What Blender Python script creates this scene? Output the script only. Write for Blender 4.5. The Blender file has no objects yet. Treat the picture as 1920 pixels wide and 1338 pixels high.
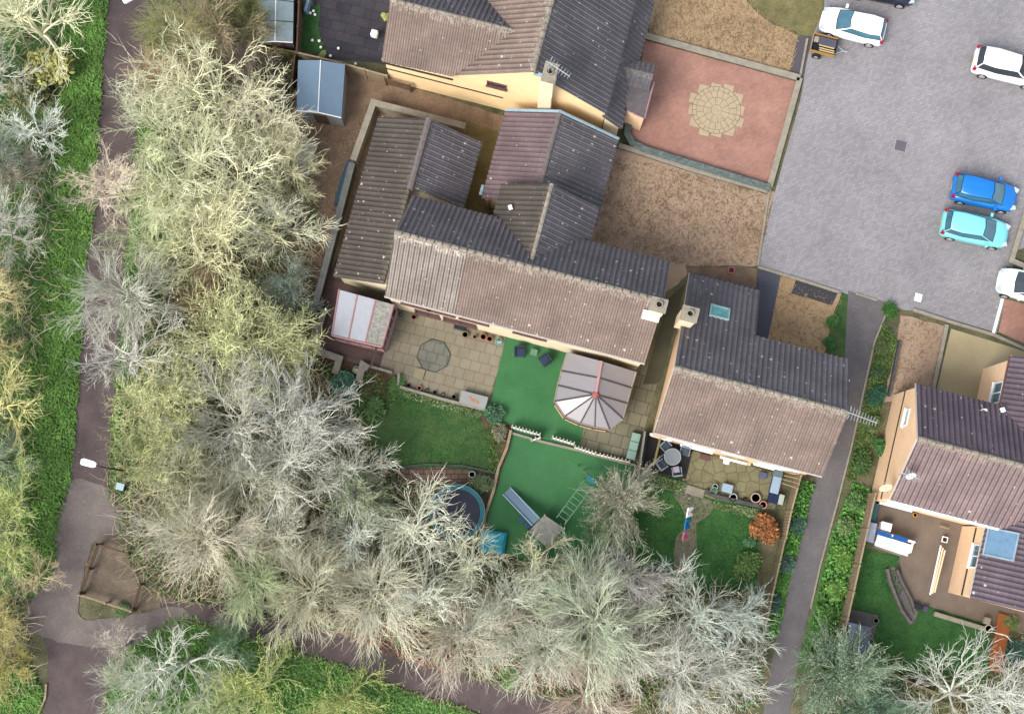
import bpy, math, random
from mathutils import Vector, noise as mnoise
random.seed(7)
sc = bpy.context.scene
COL = sc.collection
R = math.radians
# ------------------------------------------------------------------ camera
F, H, TH = 2480.0, 78.0, math.atan(316/2480.0)
cam = bpy.data.objects.new('camera', bpy.data.cameras.new('camera'))
COL.objects.link(cam); sc.camera = cam
cam.location = (0, 0, H); cam.rotation_euler = (TH, 0, 0)
cam.data.sensor_fit = 'HORIZONTAL'; cam.data.sensor_width = 36; cam.data.lens = 36*F/1920
cam.data.clip_start = 1; cam.data.clip_end = 3000
# ------------------------------------------------------------------ light
SUN_EL, SUN_AZ = R(50), R(226)          # azimuth clockwise from +Y
w = bpy.data.worlds.new('World'); sc.world = w; w.use_nodes = True
nt = w.node_tree; bg = nt.nodes['Background']
sky = nt.nodes.new('ShaderNodeTexSky'); sky.sky_type = 'NISHITA'; sky.sun_disc = False
sky.sun_elevation = SUN_EL; sky.sun_rotation = SUN_AZ
sky.air_density = 1.0; sky.dust_density = 3.0; sky.ozone_density = 1.0
hs = nt.nodes.new('ShaderNodeHueSaturation'); hs.inputs['Saturation'].default_value = .5; nt.links.new(sky.outputs[0], hs.inputs['Color']); nt.links.new(hs.outputs[0], bg.inputs[0]); bg.inputs[1].default_value = 0.15
sl = bpy.data.lights.new('sun', 'SUN'); sl.energy = 1.5; sl.angle = R(28); sl.color = (1, .95, .88)
so = bpy.data.objects.new('sun', sl); COL.objects.link(so)
sd = Vector((math.sin(SUN_AZ)*math.cos(SUN_EL), math.cos(SUN_AZ)*math.cos(SUN_EL), math.sin(SUN_EL)))
so.rotation_euler = (-sd).to_track_quat('-Z', 'Y').to_euler(); so.location = sd*100
sc.view_settings.view_transform = 'Standard'; sc.view_settings.look = 'None'
sc.view_settings.exposure = 1.2; sc.view_settings.gamma = 1
# ------------------------------------------------------------------ helpers
cT, sT = math.cos(TH), math.sin(TH)
def ray(px, py):
    x, y = (px-960)/F, (669-py)/F
    return Vector((x, y*cT+sT, y*sT-cT))
def W(px, py, z=0.0):
    d = ray(px, py); t = (H-z)/(-d.z)
    return Vector((d.x*t, d.y*t, z))
def onplane(px, py, p, n):
    d = ray(px, py); o = Vector((0, 0, H)); t = (p-o).dot(n)/d.dot(n)
    return o+d*t
AX = (W(1245, 565, 7.6)-W(740, 435, 7.6)); AX.z = 0; AX.normalize()
GRID = math.atan2(AX.y, AX.x)
PX = Vector((-AX.y, AX.x, 0))                # "north" of the estate grid
def lin(c):
    c /= 255.0
    return c/12.92 if c <= .04045 else ((c+.055)/1.055)**2.4
KF = 0.5
def K(r, g, b, k=None):
    k = KF if k is None else k
    return (lin(r)*k, lin(g)*k, lin(b)*k, 1)
class MB:
    def __init__(s): s.v = []; s.f = []; s.uv = []
    def add(s, vs, fs, uvs=None):
        o = len(s.v); s.v += [tuple(v) for v in vs]
        for i, f in enumerate(fs):
            s.f.append([o+k for k in f]); s.uv.append(uvs[i] if uvs else [(0, 0)]*len(f))
    def quad(s, a, b, c, d): s.add([a, b, c, d], [[0, 1, 2, 3]])
    def box(s, c, size, rz=0.0, bev=0):
        cx, cy, cz = c; a, b, h = size[0]/2, size[1]/2, size[2]/2
        co, si = math.cos(rz), math.sin(rz); vs = []
        for z in (-h, h):
            for x, y in ((-a, -b), (a, -b), (a, b), (-a, b)):
                vs.append((cx+x*co-y*si, cy+x*si+y*co, cz+z))
        s.add(vs, [[3, 2, 1, 0], [4, 5, 6, 7], [0, 1, 5, 4], [1, 2, 6, 5], [2, 3, 7, 6], [3, 0, 4, 7]])
    def prism(s, pts, z0, z1):
        n = len(pts); p = [Vector((q[0], q[1], 0)) for q in pts]
        if sum(p[i].x*p[(i+1) % n].y-p[(i+1) % n].x*p[i].y for i in range(n)) < 0: p.reverse()
        vs = [(q.x, q.y, z0) for q in p]+[(q.x, q.y, z1) for q in p]
        s.add(vs, [list(range(n))[::-1], list(range(n, 2*n))]+[[i, (i+1) % n, n+(i+1) % n, n+i] for i in range(n)])
    def tube(s, pts, r, n=6, cap=True):
        rs = r if isinstance(r, (list, tuple)) else [r]*len(pts)
        pts = [Vector(p) for p in pts]; o = len(s.v); m = len(pts)
        for i, p in enumerate(pts):
            d = (pts[min(i+1, m-1)]-pts[max(i-1, 0)])
            if d.length < 1e-6: d = Vector((0, 0, 1))
            d.normalize(); a = d.orthogonal().normalized() if abs(d.z) < .99 else Vector((1, 0, 0))
            if abs(d.z) < .99: a = d.cross(Vector((0, 0, 1))).normalized()
            b = d.cross(a)
            for k in range(n):
                t = 2*math.pi*k/n; s.v.append(tuple(p+(a*math.cos(t)+b*math.sin(t))*rs[i]))
        for i in range(m-1):
            for k in range(n):
                k2 = (k+1) % n
                s.f.append([o+i*n+k, o+i*n+k2, o+(i+1)*n+k2, o+(i+1)*n+k]); s.uv.append([(0, 0)]*4)
        if cap and n > 3:
            s.f.append([o+k for k in range(n)]); s.uv.append([(0, 0)]*n)
            s.f.append([o+(m-1)*n+k for k in range(n)][::-1]); s.uv.append([(0, 0)]*n)
    def cyl(s, c, r, z0, z1, n=20, r2=None): s.tube([(c[0], c[1], z0), (c[0], c[1], z1)], [r, r if r2 is None else r2], n)
    def ring(s, c, ro, ri, z0, z1, n=32, sq=1):
        vs = []
        for i in range(n):
            a = 2*math.pi*i/n; x, y = math.cos(a), math.sin(a)
            vs += [(c[0]+x*ro, c[1]+y*ro, z0), (c[0]+x*ro, c[1]+y*ro, z1), (c[0]+x*ri, c[1]+y*ri, z1), (c[0]+x*ri, c[1]+y*ri, z0)]
        fs = []
        for i in range(n):
            j = (i+1) % n
            for k in range(4): fs.append([i*4+k, j*4+k, j*4+(k+1) % 4, i*4+(k+1) % 4])
        s.add(vs, fs)
    def build(s, name, m, parent=None, smooth=False, uv=False, origin=None):
        me = bpy.data.meshes.new(name)
        vv = s.v
        if origin is not None: vv = [(a-origin[0], b-origin[1], c-origin[2]) for a, b, c in vv]
        me.from_pydata(vv, [], s.f)
        if uv:
            ul = me.uv_layers.new(name='UVMap'); flat = [c for u in s.uv for p in u for c in p]
            ul.data.foreach_set('uv', flat)
        me.materials.append(m)
        if smooth: me.polygons.foreach_set('use_smooth', [True]*len(me.polygons))
        o = bpy.data.objects.new(name, me); COL.objects.link(o)
        if origin is not None: o.location = origin
        if parent is not None:
            o.parent = parent
            if origin is None: o.location = -parent.location if False else (0, 0, 0)
        return o
def tag(o, label, cat, group=None, kind=None):
    o['label'] = label; o['category'] = cat
    if group: o['group'] = group
    if kind: o['kind'] = kind
    return o
def thing(name, label, cat, loc=(0, 0, 0), rz=0.0, group=None):
    o = bpy.data.objects.new(name, None); COL.objects.link(o); o.location = loc; o.rotation_euler = (0, 0, rz)
    o.empty_display_size = .3
    return tag(o, label, cat, group)
def worldparent(o, t):
    """parent a mesh written in world coordinates under a thing placed elsewhere"""
    o.parent = t; o.matrix_parent_inverse = t.matrix_basis.inverted(); return o
def struct(o): o['kind'] = 'structure'; return o
# ------------------------------------------------------------------ materials
MC = {}
def mat(name, col, rough=.85, var=.15, scale=3.0, col2=None, bump=0.0, bscale=None, spec=.3, metal=0.0, coords='W', fine=0.0, fscale=40.0):
    if name in MC: return MC[name]
    m = bpy.data.materials.new(name); m.use_nodes = True; t = m.node_tree; N = t.nodes; L = t.links
    b = N['Principled BSDF']; b.inputs['Roughness'].default_value = rough
    b.inputs['Specular IOR Level'].default_value = spec; b.inputs['Metallic'].default_value = metal
    if coords == 'W': co = N.new('ShaderNodeNewGeometry').outputs['Position']
    else: co = N.new('ShaderNodeTexCoord').outputs['Object']
    n1 = N.new('ShaderNodeTexNoise'); n1.inputs['Scale'].default_value = scale; n1.inputs['Detail'].default_value = 5; n1.inputs['Roughness'].default_value = .65
    L.new(co, n1.inputs['Vector'])
    rp = N.new('ShaderNodeValToRGB'); rp.color_ramp.elements[0].position = .3; rp.color_ramp.elements[1].position = .7
    if col2 is None:
        c0 = tuple(c*(1-var) for c in col[:3])+(1,); c1 = tuple(min(1, c*(1+var)) for c in col[:3])+(1,)
    else: c0, c1 = col, col2
    rp.color_ramp.elements[0].color = c0; rp.color_ramp.elements[1].color = c1
    L.new(n1.outputs['Fac'], rp.inputs[0]); out = rp.outputs[0]
    if fine > 0:
        n2 = N.new('ShaderNodeTexNoise'); n2.inputs['Scale'].default_value = fscale; n2.inputs['Detail'].default_value = 2
        L.new(co, n2.inputs['Vector'])
        mr = N.new('ShaderNodeMapRange'); mr.inputs[1].default_value = .3; mr.inputs[2].default_value = .7
        mr.inputs[3].default_value = 1-fine; mr.inputs[4].default_value = 1+fine
        L.new(n2.outputs['Fac'], mr.inputs[0])
        mx = N.new('ShaderNodeVectorMath'); mx.operation = 'SCALE'; L.new(out, mx.inputs[0]); L.new(mr.outputs[0], mx.inputs['Scale']); out = mx.outputs[0]
    L.new(out, b.inputs['Base Color'])
    if bump:
        nb = N.new('ShaderNodeTexNoise'); nb.inputs['Scale'].default_value = bscale or 20; nb.inputs['Detail'].default_value = 4
        L.new(co, nb.inputs['Vector'])
        bp = N.new('ShaderNodeBump'); bp.inputs['Strength'].default_value = bump; bp.inputs['Distance'].default_value = .05
        L.new(nb.outputs['Fac'], bp.inputs['Height']); L.new(bp.outputs[0], b.inputs['Normal'])
    MC[name] = m; return m
def brickmat(name, c1, c2, mortar, bw, bh, ms=.02, off=.5, rot=None, var=.25, rough=.9, bump=.4, org=(0, 0, 0), vscale=.6):
    m = bpy.data.materials.new(name); m.use_nodes = True; t = m.node_tree; N = t.nodes; L = t.links
    b = N['Principled BSDF']; b.inputs['Roughness'].default_value = rough; b.inputs['Specular IOR Level'].default_value = .25
    g = N.new('ShaderNodeNewGeometry'); mp = N.new('ShaderNodeMapping'); mp.vector_type = 'TEXTURE'
    mp.inputs['Rotation'].default_value = (0, 0, GRID if rot is None else rot); mp.inputs['Location'].default_value = org
    L.new(g.outputs['Position'], mp.inputs[0])
    br = N.new('ShaderNodeTexBrick'); br.inputs['Scale'].default_value = 1; br.inputs['Brick Width'].default_value = bw; br.inputs['Row Height'].default_value = bh
    br.inputs['Mortar Size'].default_value = ms; br.offset = off; br.inputs['Color1'].default_value = c1; br.inputs['Color2'].default_value = c2; br.inputs['Mortar'].default_value = mortar
    br.inputs['Mortar Smooth'].default_value = .3
    L.new(mp.outputs[0], br.inputs[0])
    n = N.new('ShaderNodeTexNoise'); n.inputs['Scale'].default_value = vscale; n.inputs['Detail'].default_value = 6; n.inputs['Roughness'].default_value = .7; L.new(g.outputs['Position'], n.inputs['Vector'])
    mr = N.new('ShaderNodeMapRange'); mr.inputs[1].default_value = .3; mr.inputs[2].default_value = .7; mr.inputs[3].default_value = 1-var; mr.inputs[4].default_value = 1+var; L.new(n.outputs['Fac'], mr.inputs[0])
    mx = N.new('ShaderNodeVectorMath'); mx.operation = 'SCALE'; L.new(br.outputs['Color'], mx.inputs[0]); L.new(mr.outputs[0], mx.inputs['Scale']); L.new(mx.outputs[0], b.inputs['Base Color'])
    bp = N.new('ShaderNodeBump'); bp.inputs['Strength'].default_value = bump; bp.inputs['Distance'].default_value = .02; bp.invert = True
    L.new(br.outputs['Fac'], bp.inputs['Height']); L.new(bp.outputs[0], b.inputs['Normal'])
    return m
def tilemat(name, col, lichen, amt=.35, speck=.5, groove=.7, rcol=K(190, 185, 165)):
    m = bpy.data.materials.new(name); m.use_nodes = True; t = m.node_tree; N = t.nodes; L = t.links
    b = N['Principled BSDF']; b.inputs['Roughness'].default_value = .8; b.inputs['Specular IOR Level'].default_value = .35
    uv = N.new('ShaderNodeUVMap'); sp = N.new('ShaderNodeSeparateXYZ'); L.new(uv.outputs[0], sp.inputs[0])
    def M(op, a, bb=None, c=None):
        q = N.new('ShaderNodeMath'); q.operation = op
        for i, x in enumerate((a, bb, c)):
            if x is None: continue
            if isinstance(x, (int, float)): q.inputs[i].default_value = x
            else: L.new(x, q.inputs[i])
        return q.outputs[0]
    fu = M('FLOOR', M('DIVIDE', sp.outputs[0], .3)); fv = M('FLOOR', M('DIVIDE', sp.outputs[1], .33))
    cb = N.new('ShaderNodeCombineXYZ'); L.new(fu, cb.inputs[0]); L.new(fv, cb.inputs[1])
    wn = N.new('ShaderNodeTexWhiteNoise'); L.new(cb.outputs[0], wn.inputs['Vector'])
    tilev = M('MULTIPLY_ADD', wn.outputs['Value'], .14, .93)
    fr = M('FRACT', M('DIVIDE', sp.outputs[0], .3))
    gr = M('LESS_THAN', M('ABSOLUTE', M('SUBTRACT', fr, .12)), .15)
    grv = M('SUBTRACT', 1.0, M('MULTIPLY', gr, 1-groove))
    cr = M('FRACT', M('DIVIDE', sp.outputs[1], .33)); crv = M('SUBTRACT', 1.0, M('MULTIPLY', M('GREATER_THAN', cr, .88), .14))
    n1 = N.new('ShaderNodeTexNoise'); n1.inputs['Scale'].default_value = .5; n1.inputs['Detail'].default_value = 6; L.new(uv.outputs[0], n1.inputs['Vector'])
    nv = M('MULTIPLY_ADD', n1.outputs['Fac'], 1.1, .45)
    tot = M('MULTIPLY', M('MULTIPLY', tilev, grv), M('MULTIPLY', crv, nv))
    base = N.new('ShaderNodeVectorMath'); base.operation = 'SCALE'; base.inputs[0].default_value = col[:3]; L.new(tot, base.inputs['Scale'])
    # lichen noise, stronger at the ridge
    n2 = N.new('ShaderNodeTexNoise'); n2.inputs['Scale'].default_value = 3.5; n2.inputs['Detail'].default_value = 8; n2.inputs['Roughness'].default_value = .8; L.new(uv.outputs[0], n2.inputs['Vector'])
    rd = N.new('ShaderNodeMapRange'); rd.inputs[1].default_value = 0; rd.inputs[2].default_value = .9; rd.inputs[3].default_value = .2; rd.inputs[4].default_value = 0; L.new(sp.outputs[1], rd.inputs[0])
    thr = M('SUBTRACT', M('ADD', n2.outputs['Fac'], M('MULTIPLY', rd.outputs[0], 1 if amt > 0 else 0)), .62)
    lf = N.new('ShaderNodeMapRange'); lf.inputs[1].default_value = 0; lf.inputs[2].default_value = .08; lf.inputs[3].default_value = 0; lf.inputs[4].default_value = amt; L.new(thr, lf.inputs[0])
    mx = N.new('ShaderNodeMix'); mx.data_type = 'RGBA'; L.new(lf.outputs[0], mx.inputs[0]); L.new(base.outputs[0], mx.inputs[6]); mx.inputs[7].default_value = lichen
    # white specks
    vo = N.new('ShaderNodeTexVoronoi'); vo.voronoi_dimensions = '2D'; vo.inputs['Scale'].default_value = 1.9; L.new(uv.outputs[0], vo.inputs['Vector'])
    sc_ = N.new('ShaderNodeSeparateColor'); L.new(vo.outputs['Color'], sc_.inputs[0])
    s1 = M('LESS_THAN', vo.outputs['Distance'], M('MULTIPLY_ADD', M('POWER', sc_.outputs[1], 3.0), .12, .035))
    n3 = N.new('ShaderNodeTexNoise'); n3.noise_dimensions = '2D'; n3.inputs['Scale'].default_value = .42; n3.inputs['Detail'].default_value = 3; L.new(uv.outputs[0], n3.inputs['Vector'])
    n3r = N.new('ShaderNodeMapRange'); n3r.inputs[1].default_value = .35; n3r.inputs[2].default_value = .65; n3r.inputs[3].default_value = 0.1; n3r.inputs[4].default_value = 1.6; L.new(n3.outputs['Fac'], n3r.inputs[0])
    s2 = M('MULTIPLY', s1, M('LESS_THAN', sc_.outputs[0], M('MULTIPLY', n3r.outputs[0], speck)))
    mx2 = N.new('ShaderNodeMix'); mx2.data_type = 'RGBA'; L.new(s2, mx2.inputs[0]); L.new(mx.outputs[2], mx2.inputs[6]); mx2.inputs[7].default_value = K(212, 208, 200)
    L.new(mx2.outputs[2], b.inputs['Base Color'])
    return m
def objmat(name, rough=.9, clump=.35, cscale=1.2, lf=None):
    """colour from each object's own colour, varied by noise in its own space"""
    m = bpy.data.materials.new(name); m.use_nodes = True; t = m.node_tree; N = t.nodes; L = t.links
    b = N['Principled BSDF']; b.inputs['Roughness'].default_value = rough; b.inputs['Specular IOR Level'].default_value = .15
    oi = N.new('ShaderNodeObjectInfo'); tc = N.new('ShaderNodeTexCoord')
    n = N.new('ShaderNodeTexNoise'); n.inputs['Scale'].default_value = cscale; n.inputs['Detail'].default_value = 4; L.new(tc.outputs['Object'], n.inputs['Vector'])
    mr = N.new('ShaderNodeMapRange'); mr.inputs[1].default_value = .3; mr.inputs[2].default_value = .7; mr.inputs[3].default_value = 1-clump; mr.inputs[4].default_value = 1+clump; L.new(n.outputs['Fac'], mr.inputs[0])
    g = N.new('ShaderNodeNewGeometry'); mr2 = N.new('ShaderNodeMapRange'); mr2.inputs[3].default_value = .7; mr2.inputs[4].default_value = 1.3; L.new(g.outputs['Random Per Island'], mr2.inputs[0])
    mm = N.new('ShaderNodeMath'); mm.operation = 'MULTIPLY'; L.new(mr.outputs[0], mm.inputs[0]); L.new(mr2.outputs[0], mm.inputs[1])
    mx = N.new('ShaderNodeVectorMath'); mx.operation = 'SCALE'; L.new(oi.outputs['Color'], mx.inputs[0]); L.new(mm.outputs[0], mx.inputs['Scale'])
    L.new(mx.outputs[0], b.inputs['Base Color'])
    return m
M_TWIG = objmat('bark_twigs', clump=.22, cscale=.5)
M_LEAF = objmat('leaves', rough=.7, clump=.35, cscale=1.5)
M_PAINT = objmat('car_paint', rough=.3, clump=0.03, cscale=.5); M_PAINT.node_tree.nodes['Principled BSDF'].inputs['Specular IOR Level'].default_value = .5
for n_ in M_PAINT.node_tree.nodes:
    if n_.type == 'MAP_RANGE' and abs(n_.inputs[3].default_value-.7) < 1e-4: n_.inputs[3].default_value = 1; n_.inputs[4].default_value = 1
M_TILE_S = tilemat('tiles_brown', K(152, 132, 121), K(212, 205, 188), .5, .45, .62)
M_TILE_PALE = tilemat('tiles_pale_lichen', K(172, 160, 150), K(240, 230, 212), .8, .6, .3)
M_TILE_N = tilemat('tiles_shaded', K(116, 112, 117), K(180, 182, 180), .3, .55, .68)  # darker tile copy: shade of slopes turned from the sun, put into the colour
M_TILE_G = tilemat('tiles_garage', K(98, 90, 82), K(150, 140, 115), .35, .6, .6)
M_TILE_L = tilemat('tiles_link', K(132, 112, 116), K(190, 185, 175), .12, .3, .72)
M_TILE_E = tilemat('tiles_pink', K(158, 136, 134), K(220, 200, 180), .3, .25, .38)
M_TILE_ED = tilemat('tiles_pink_shaded', K(118, 104, 114), K(180, 175, 165), .25, .35, .55)  # darker copy of the pink tiles, north-slope shade painted into the colour
M_RIDGE = mat('ridge_tile', K(165, 155, 140), var=.4, scale=4, fine=.3, fscale=15)
M_RIDGE_P = mat('ridge_tile_plain', K(128, 118, 116), var=.2, scale=4)
M_CREAM = mat('cream_render', K(240, 224, 190, .72), var=.06, scale=1.5, fine=.05, fscale=12, rough=.9)
M_PEACH = mat('peach_render', K(240, 206, 168, .8), var=.06, scale=1.5, fine=.06, fscale=9, rough=.9)
M_CREAM2 = mat('warm_render', K(247, 217, 168, .8), var=.07, scale=1.2, fine=.05, fscale=9, rough=.9)
M_WHITE = mat('white_paint', (.72, .72, .7, 1), rough=.5, var=.05)
M_UPVC = mat('white_frame', (.75, .75, .76, 1), rough=.4, var=.03)
M_BROWNF = mat('brown_frame', K(120, 85, 80), rough=.5, var=.1)
M_PINKF = mat('pinkish_frame', K(205, 160, 160), rough=.5, var=.08)
M_GLASS = mat('dark_glass', K(52, 62, 70, .6), rough=.08, var=.3, scale=.8, spec=.8)
M_GLASSB = mat('blue_glass', K(70, 120, 140, .6), rough=.08, var=.3, scale=1.2, spec=.8)
M_LEAD = mat('lead_flashing', K(170, 200, 215), rough=.45, var=.2, scale=6)
M_GUTTER = mat('gutter', K(215, 205, 195), rough=.5, var=.08)
M_DARK = mat('dark_trim', K(48, 46, 48), rough=.6, var=.1)
M_STONE = mat('stone_coping', K(170, 162, 145), var=.2, scale=3, fine=.15, fscale=20)
M_DSTONE = mat('dark_wall', K(92, 95, 92), var=.3, scale=2, fine=.2, fscale=15)
M_WOOD = mat('weathered_wood', K(178, 158, 128), var=.25, scale=5, fine=.15, fscale=30)
M_WOODD = mat('brown_wood', K(110, 88, 70), var=.3, scale=5, fine=.15, fscale=30)
M_STEEL = mat('galvanised', K(200, 205, 205), rough=.4, var=.1, metal=.2)
M_BLACK = mat('black_plastic', K(38, 42, 50), rough=.5, var=.15)
M_TYRE = mat('tyre_rubber', K(40, 40, 42), rough=.8, var=.1)
M_RIM = mat('wheel_rim', K(215, 215, 218), rough=.35, var=.05, metal=.3)
M_RED = mat('red_lens', K(190, 20, 50), rough=.3, var=.05)
M_CLEAR = mat('headlamp', K(215, 230, 235), rough=.2, var=.05)
M_TERRA = mat('terracotta', K(190, 120, 95), var=.15, scale=6)
M_SOIL = mat('pot_soil', K(70, 50, 42), var=.3, scale=20)
# ------------------------------------------------------------------ the ground and its sheets
def pip(x, y, poly):
    c = False; n = len(poly); j = n-1
    for i in range(n):
        xi, yi = poly[i][0], poly[i][1]; xj, yj = poly[j][0], poly[j][1]
        if (yi > y) != (yj > y) and x < (xj-xi)*(y-yi)/(yj-yi)+xi: c = not c
        j = i
    return c
def wpoly(pts, z=0): return [W(a, b, z) for a, b in pts]
def spline(pts, n=5):
    """smooth a px outline (Catmull-Rom, closed)"""
    out = []; m = len(pts)
    for i in range(m):
        p0, p1, p2, p3 = [Vector(pts[(i+k) % m]) for k in (-1, 0, 1, 2)]
        for k in range(n):
            t = k/n
            q = .5*((2*p1)+(-p0+p2)*t+(2*p0-5*p1+4*p2-p3)*t*t+(-p0+3*p1-3*p2+p3)*t**3)
            out.append((q.x, q.y))
    return out
def rag(pts, amp=.08, step=.35):
    """ragged edge in world units"""
    out = []; m = len(pts)
    for i in range(m):
        a, b = pts[i], pts[(i+1) % m]; L = (b-a).length; k = max(1, int(L/step))
        nrm = Vector((-(b-a).y, (b-a).x, 0)).normalized() if L > 0 else Vector((0, 0, 0))
        for j in range(k):
            q = a.lerp(b, j/k); out.append(q+nrm*(mnoise.noise(q*1.7)*amp*2+random.uniform(-amp, amp)*.4))
    return out
from mathutils.geometry import tessellate_polygon
LK = {}
def sheet(name, px, layer, m, label=None, cat=None, kind='structure', ragged=0.0, th=0.0):
    LK[layer] = LK.get(layer, -1)+1
    z = .01*layer+.0012*LK[layer]+th; P = wpoly(px)
    if ragged: P = rag(P, ragged)
    area = sum(P[i].x*P[(i+1) % len(P)].y-P[(i+1) % len(P)].x*P[i].y for i in range(len(P)))
    if area < 0: P.reverse()
    P = [Vector((p.x, p.y, 0)) for p in P]
    tri = tessellate_polygon([P]); b = MB()
    tris = []
    for t3 in tri:
        a, c, d = [P[i] for i in t3]
        tris.append(list(t3) if (c-a).cross(d-a).z > 0 else list(t3)[::-1])
    b.add([(p.x, p.y, z) for p in P], tris)
    if th:
        n = len(P); b.add([(p.x, p.y, 0) for p in P]+[(p.x, p.y, z) for p in P], [[i, (i+1) % n, n+(i+1) % n, n+i] for i in range(n)])
    o = b.build(name, m)
    if kind: o['kind'] = kind
    if label: o['label'] = label; o['category'] = cat
    return o
M_FLOOR = mat('woodland_floor', K(72, 82, 50), var=.4, scale=.7, col2=K(134, 126, 96), fine=.5, fscale=14, bump=.6, bscale=12)
g = MB(); g.box((0, 0, -.5), (1600, 1600, 1)); struct(g.build('ground', M_FLOOR))
M_GRASS = mat('verge_grass', K(62, 106, 50), col2=K(100, 142, 74), scale=1.4, fine=.3, fscale=16, bump=.8, bscale=18)
M_LAWN = mat('lawn_grass', K(36, 90, 40), col2=K(74, 122, 58), scale=1.0, fine=.22, fscale=16, bump=.4, bscale=25)
M_LAWN2 = mat('mossy_lawn', K(40, 88, 38), col2=K(88, 112, 60), scale=1.3, fine=.25, fscale=14, bump=.4, bscale=25)
M_TAN = mat('dry_lawn', K(176, 149, 124), col2=K(196, 170, 145), scale=.5, fine=.14, fscale=24, bump=.25, bscale=14)
M_TANY = mat('dry_lawn_yellow', K(176, 147, 109), col2=K(198, 170, 131), scale=.5, fine=.14, fscale=24, bump=.25, bscale=14)
M_GRAVEL = mat('tan_gravel', K(132, 108, 86), col2=K(168, 142, 116), scale=1.2, fine=.25, fscale=18, bump=.5, bscale=25)
M_PATHB = mat('path_asphalt', K(88, 75, 76), col2=K(114, 100, 98), scale=.7, fine=.12, fscale=9)
M_PATHG = mat('path_grey', K(114, 104, 102), col2=K(144, 134, 127), scale=.6, fine=.12, fscale=9)
M_ALLEY = mat('alley_asphalt', K(106, 103, 105), col2=K(130, 125, 125), scale=.6, fine=.1, fscale=9)
M_MUD = mat('trodden_earth', K(104, 92, 76), col2=K(142, 126, 108), scale=1.0, fine=.2, fscale=14, bump=.4, bscale=14)
M_SOILB = mat('bed_soil', K(84, 62, 50), col2=K(124, 96, 76), scale=1.5, fine=.3, fscale=14, bump=.6, bscale=14)
M_TURF = mat('artificial_turf', K(54, 118, 68), col2=K(80, 140, 88), scale=.25, fine=.07, fscale=12)
M_CARPARK = brickmat('block_paving', K(158, 155, 158), K(178, 175, 177), K(142, 139, 142), .25, .125, .014, rot=GRID+R(45), var=.15, bump=.2, vscale=.22)
M_SLABO = brickmat('olive_slabs', K(154, 145, 122), K(162, 153, 131), K(122, 114, 94), .62, .62, .018, off=.37, var=.16, org=(.2, .1, 0))
M_SLABG = brickmat('grey_slabs', K(130, 128, 106), K(146, 140, 118), K(80, 80, 64), .75, .75, .02, off=.3, var=.15)
M_DARKSLAB = brickmat('black_slabs', K(62, 62, 70), K(78, 74, 80), K(50, 48, 54), .9, .6, .02, var=.3)
M_DECK = brickmat('brown_decking', K(112, 90, 86), K(122, 98, 92), K(86, 66, 62), 2.4, .6, .014, off=.4, var=.15)
M_PINK = brickmat('pink_blocks', K(198, 148, 130), K(178, 136, 122), K(160, 124, 110), .2, .1, .008, rot=GRID+R(45), var=.2, bump=.2, vscale=.5)
M_OCHRE = mat('ochre_paving', K(182, 168, 130), col2=K(200, 184, 146), scale=.5, fine=.05, fscale=20)
M_HEX = mat('olive_concrete', K(128, 124, 92), col2=K(152, 146, 112), scale=1.3, fine=.1, fscale=14)
_t = M_HEX.node_tree; _n = _t.nodes; _v = _n.new('ShaderNodeTexVoronoi'); _v.feature = 'DISTANCE_TO_EDGE'; _v.voronoi_dimensions = '2D'; _v.inputs['Scale'].default_value = 1.5; _v.inputs['Randomness'].default_value = .55
_g = _n.new('ShaderNodeNewGeometry'); _t.links.new(_g.outputs['Position'], _v.inputs['Vector']); _r = _n.new('ShaderNodeMapRange'); _r.inputs[1].default_value = .015; _r.inputs[2].default_value = .07; _r.inputs[3].default_value = .6; _r.inputs[4].default_value = 1.0
_t.links.new(_v.outputs['Distance'], _r.inputs[0]); _m = _n.new('ShaderNodeVectorMath'); _m.operation = 'SCALE'; _b = _n['Principled BSDF']; _s = _b.inputs['Base Color'].links[0].from_socket
_t.links.new(_s, _m.inputs[0]); _t.links.new(_r.outputs[0], _m.inputs['Scale']); _t.links.new(_m.outputs[0], _b.inputs['Base Color'])
M_BRICKP = brickmat('brick_path_blocks', K(140, 112, 100), K(122, 98, 88), K(84, 66, 56), .45, .3, .03, rot=0, var=.25)
M_YARD = mat('yard_concrete', K(126, 112, 100), col2=K(144, 130, 116), scale=.9, fine=.08, fscale=20)
M_OALLEY = mat('mossy_concrete', K(116, 104, 64), col2=K(146, 130, 86), scale=1.2, fine=.15, fscale=14)
M_GALLEY = mat('green_concrete', K(78, 78, 62), col2=K(92, 92, 72), scale=.8, fine=.1, fscale=20)
M_ORDECK = brickmat('orange_decking', K(166, 98, 52), K(178, 106, 58), K(150, 86, 44), .16, 6, .01, var=.1)
L1 = [(205, -120), (203, 0), (193, 90), (187, 190), (178, 330), (176, 400), (170, 450), (160, 500), (152, 600), (150, 680), (137, 830), (133, 905), (206, 918), (203, 860), (207, 800), (220, 700), (228, 600), (232, 520), (243, 420), (256, 300), (262, 200), (270, 100), (280, 0), (285, -120)]
VERGE = [(215, -120), (203, 0), (187, 190), (176, 400), (160, 500), (150, 680), (133, 905), (112, 960), (100, 1080), (60, 1120), (-160, 1120), (-160, -120)]
sheet('verge', VERGE, 1, M_GRASS, ragged=.1)
sheet('verge', [(262, 190), (300, 190), (330, 300), (320, 480), (330, 600), (300, 760), (240, 960), (205, 915), (220, 700), (232, 500)], 1, M_GRASS, ragged=.15)
sheet('verge', [(340, 1150), (430, 1180), (560, 1215), (640, 1245), (760, 1290), (900, 1336), (980, 1450), (190, 1450), (205, 1260), (260, 1200)], 1, M_GRASS, ragged=.12)
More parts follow.
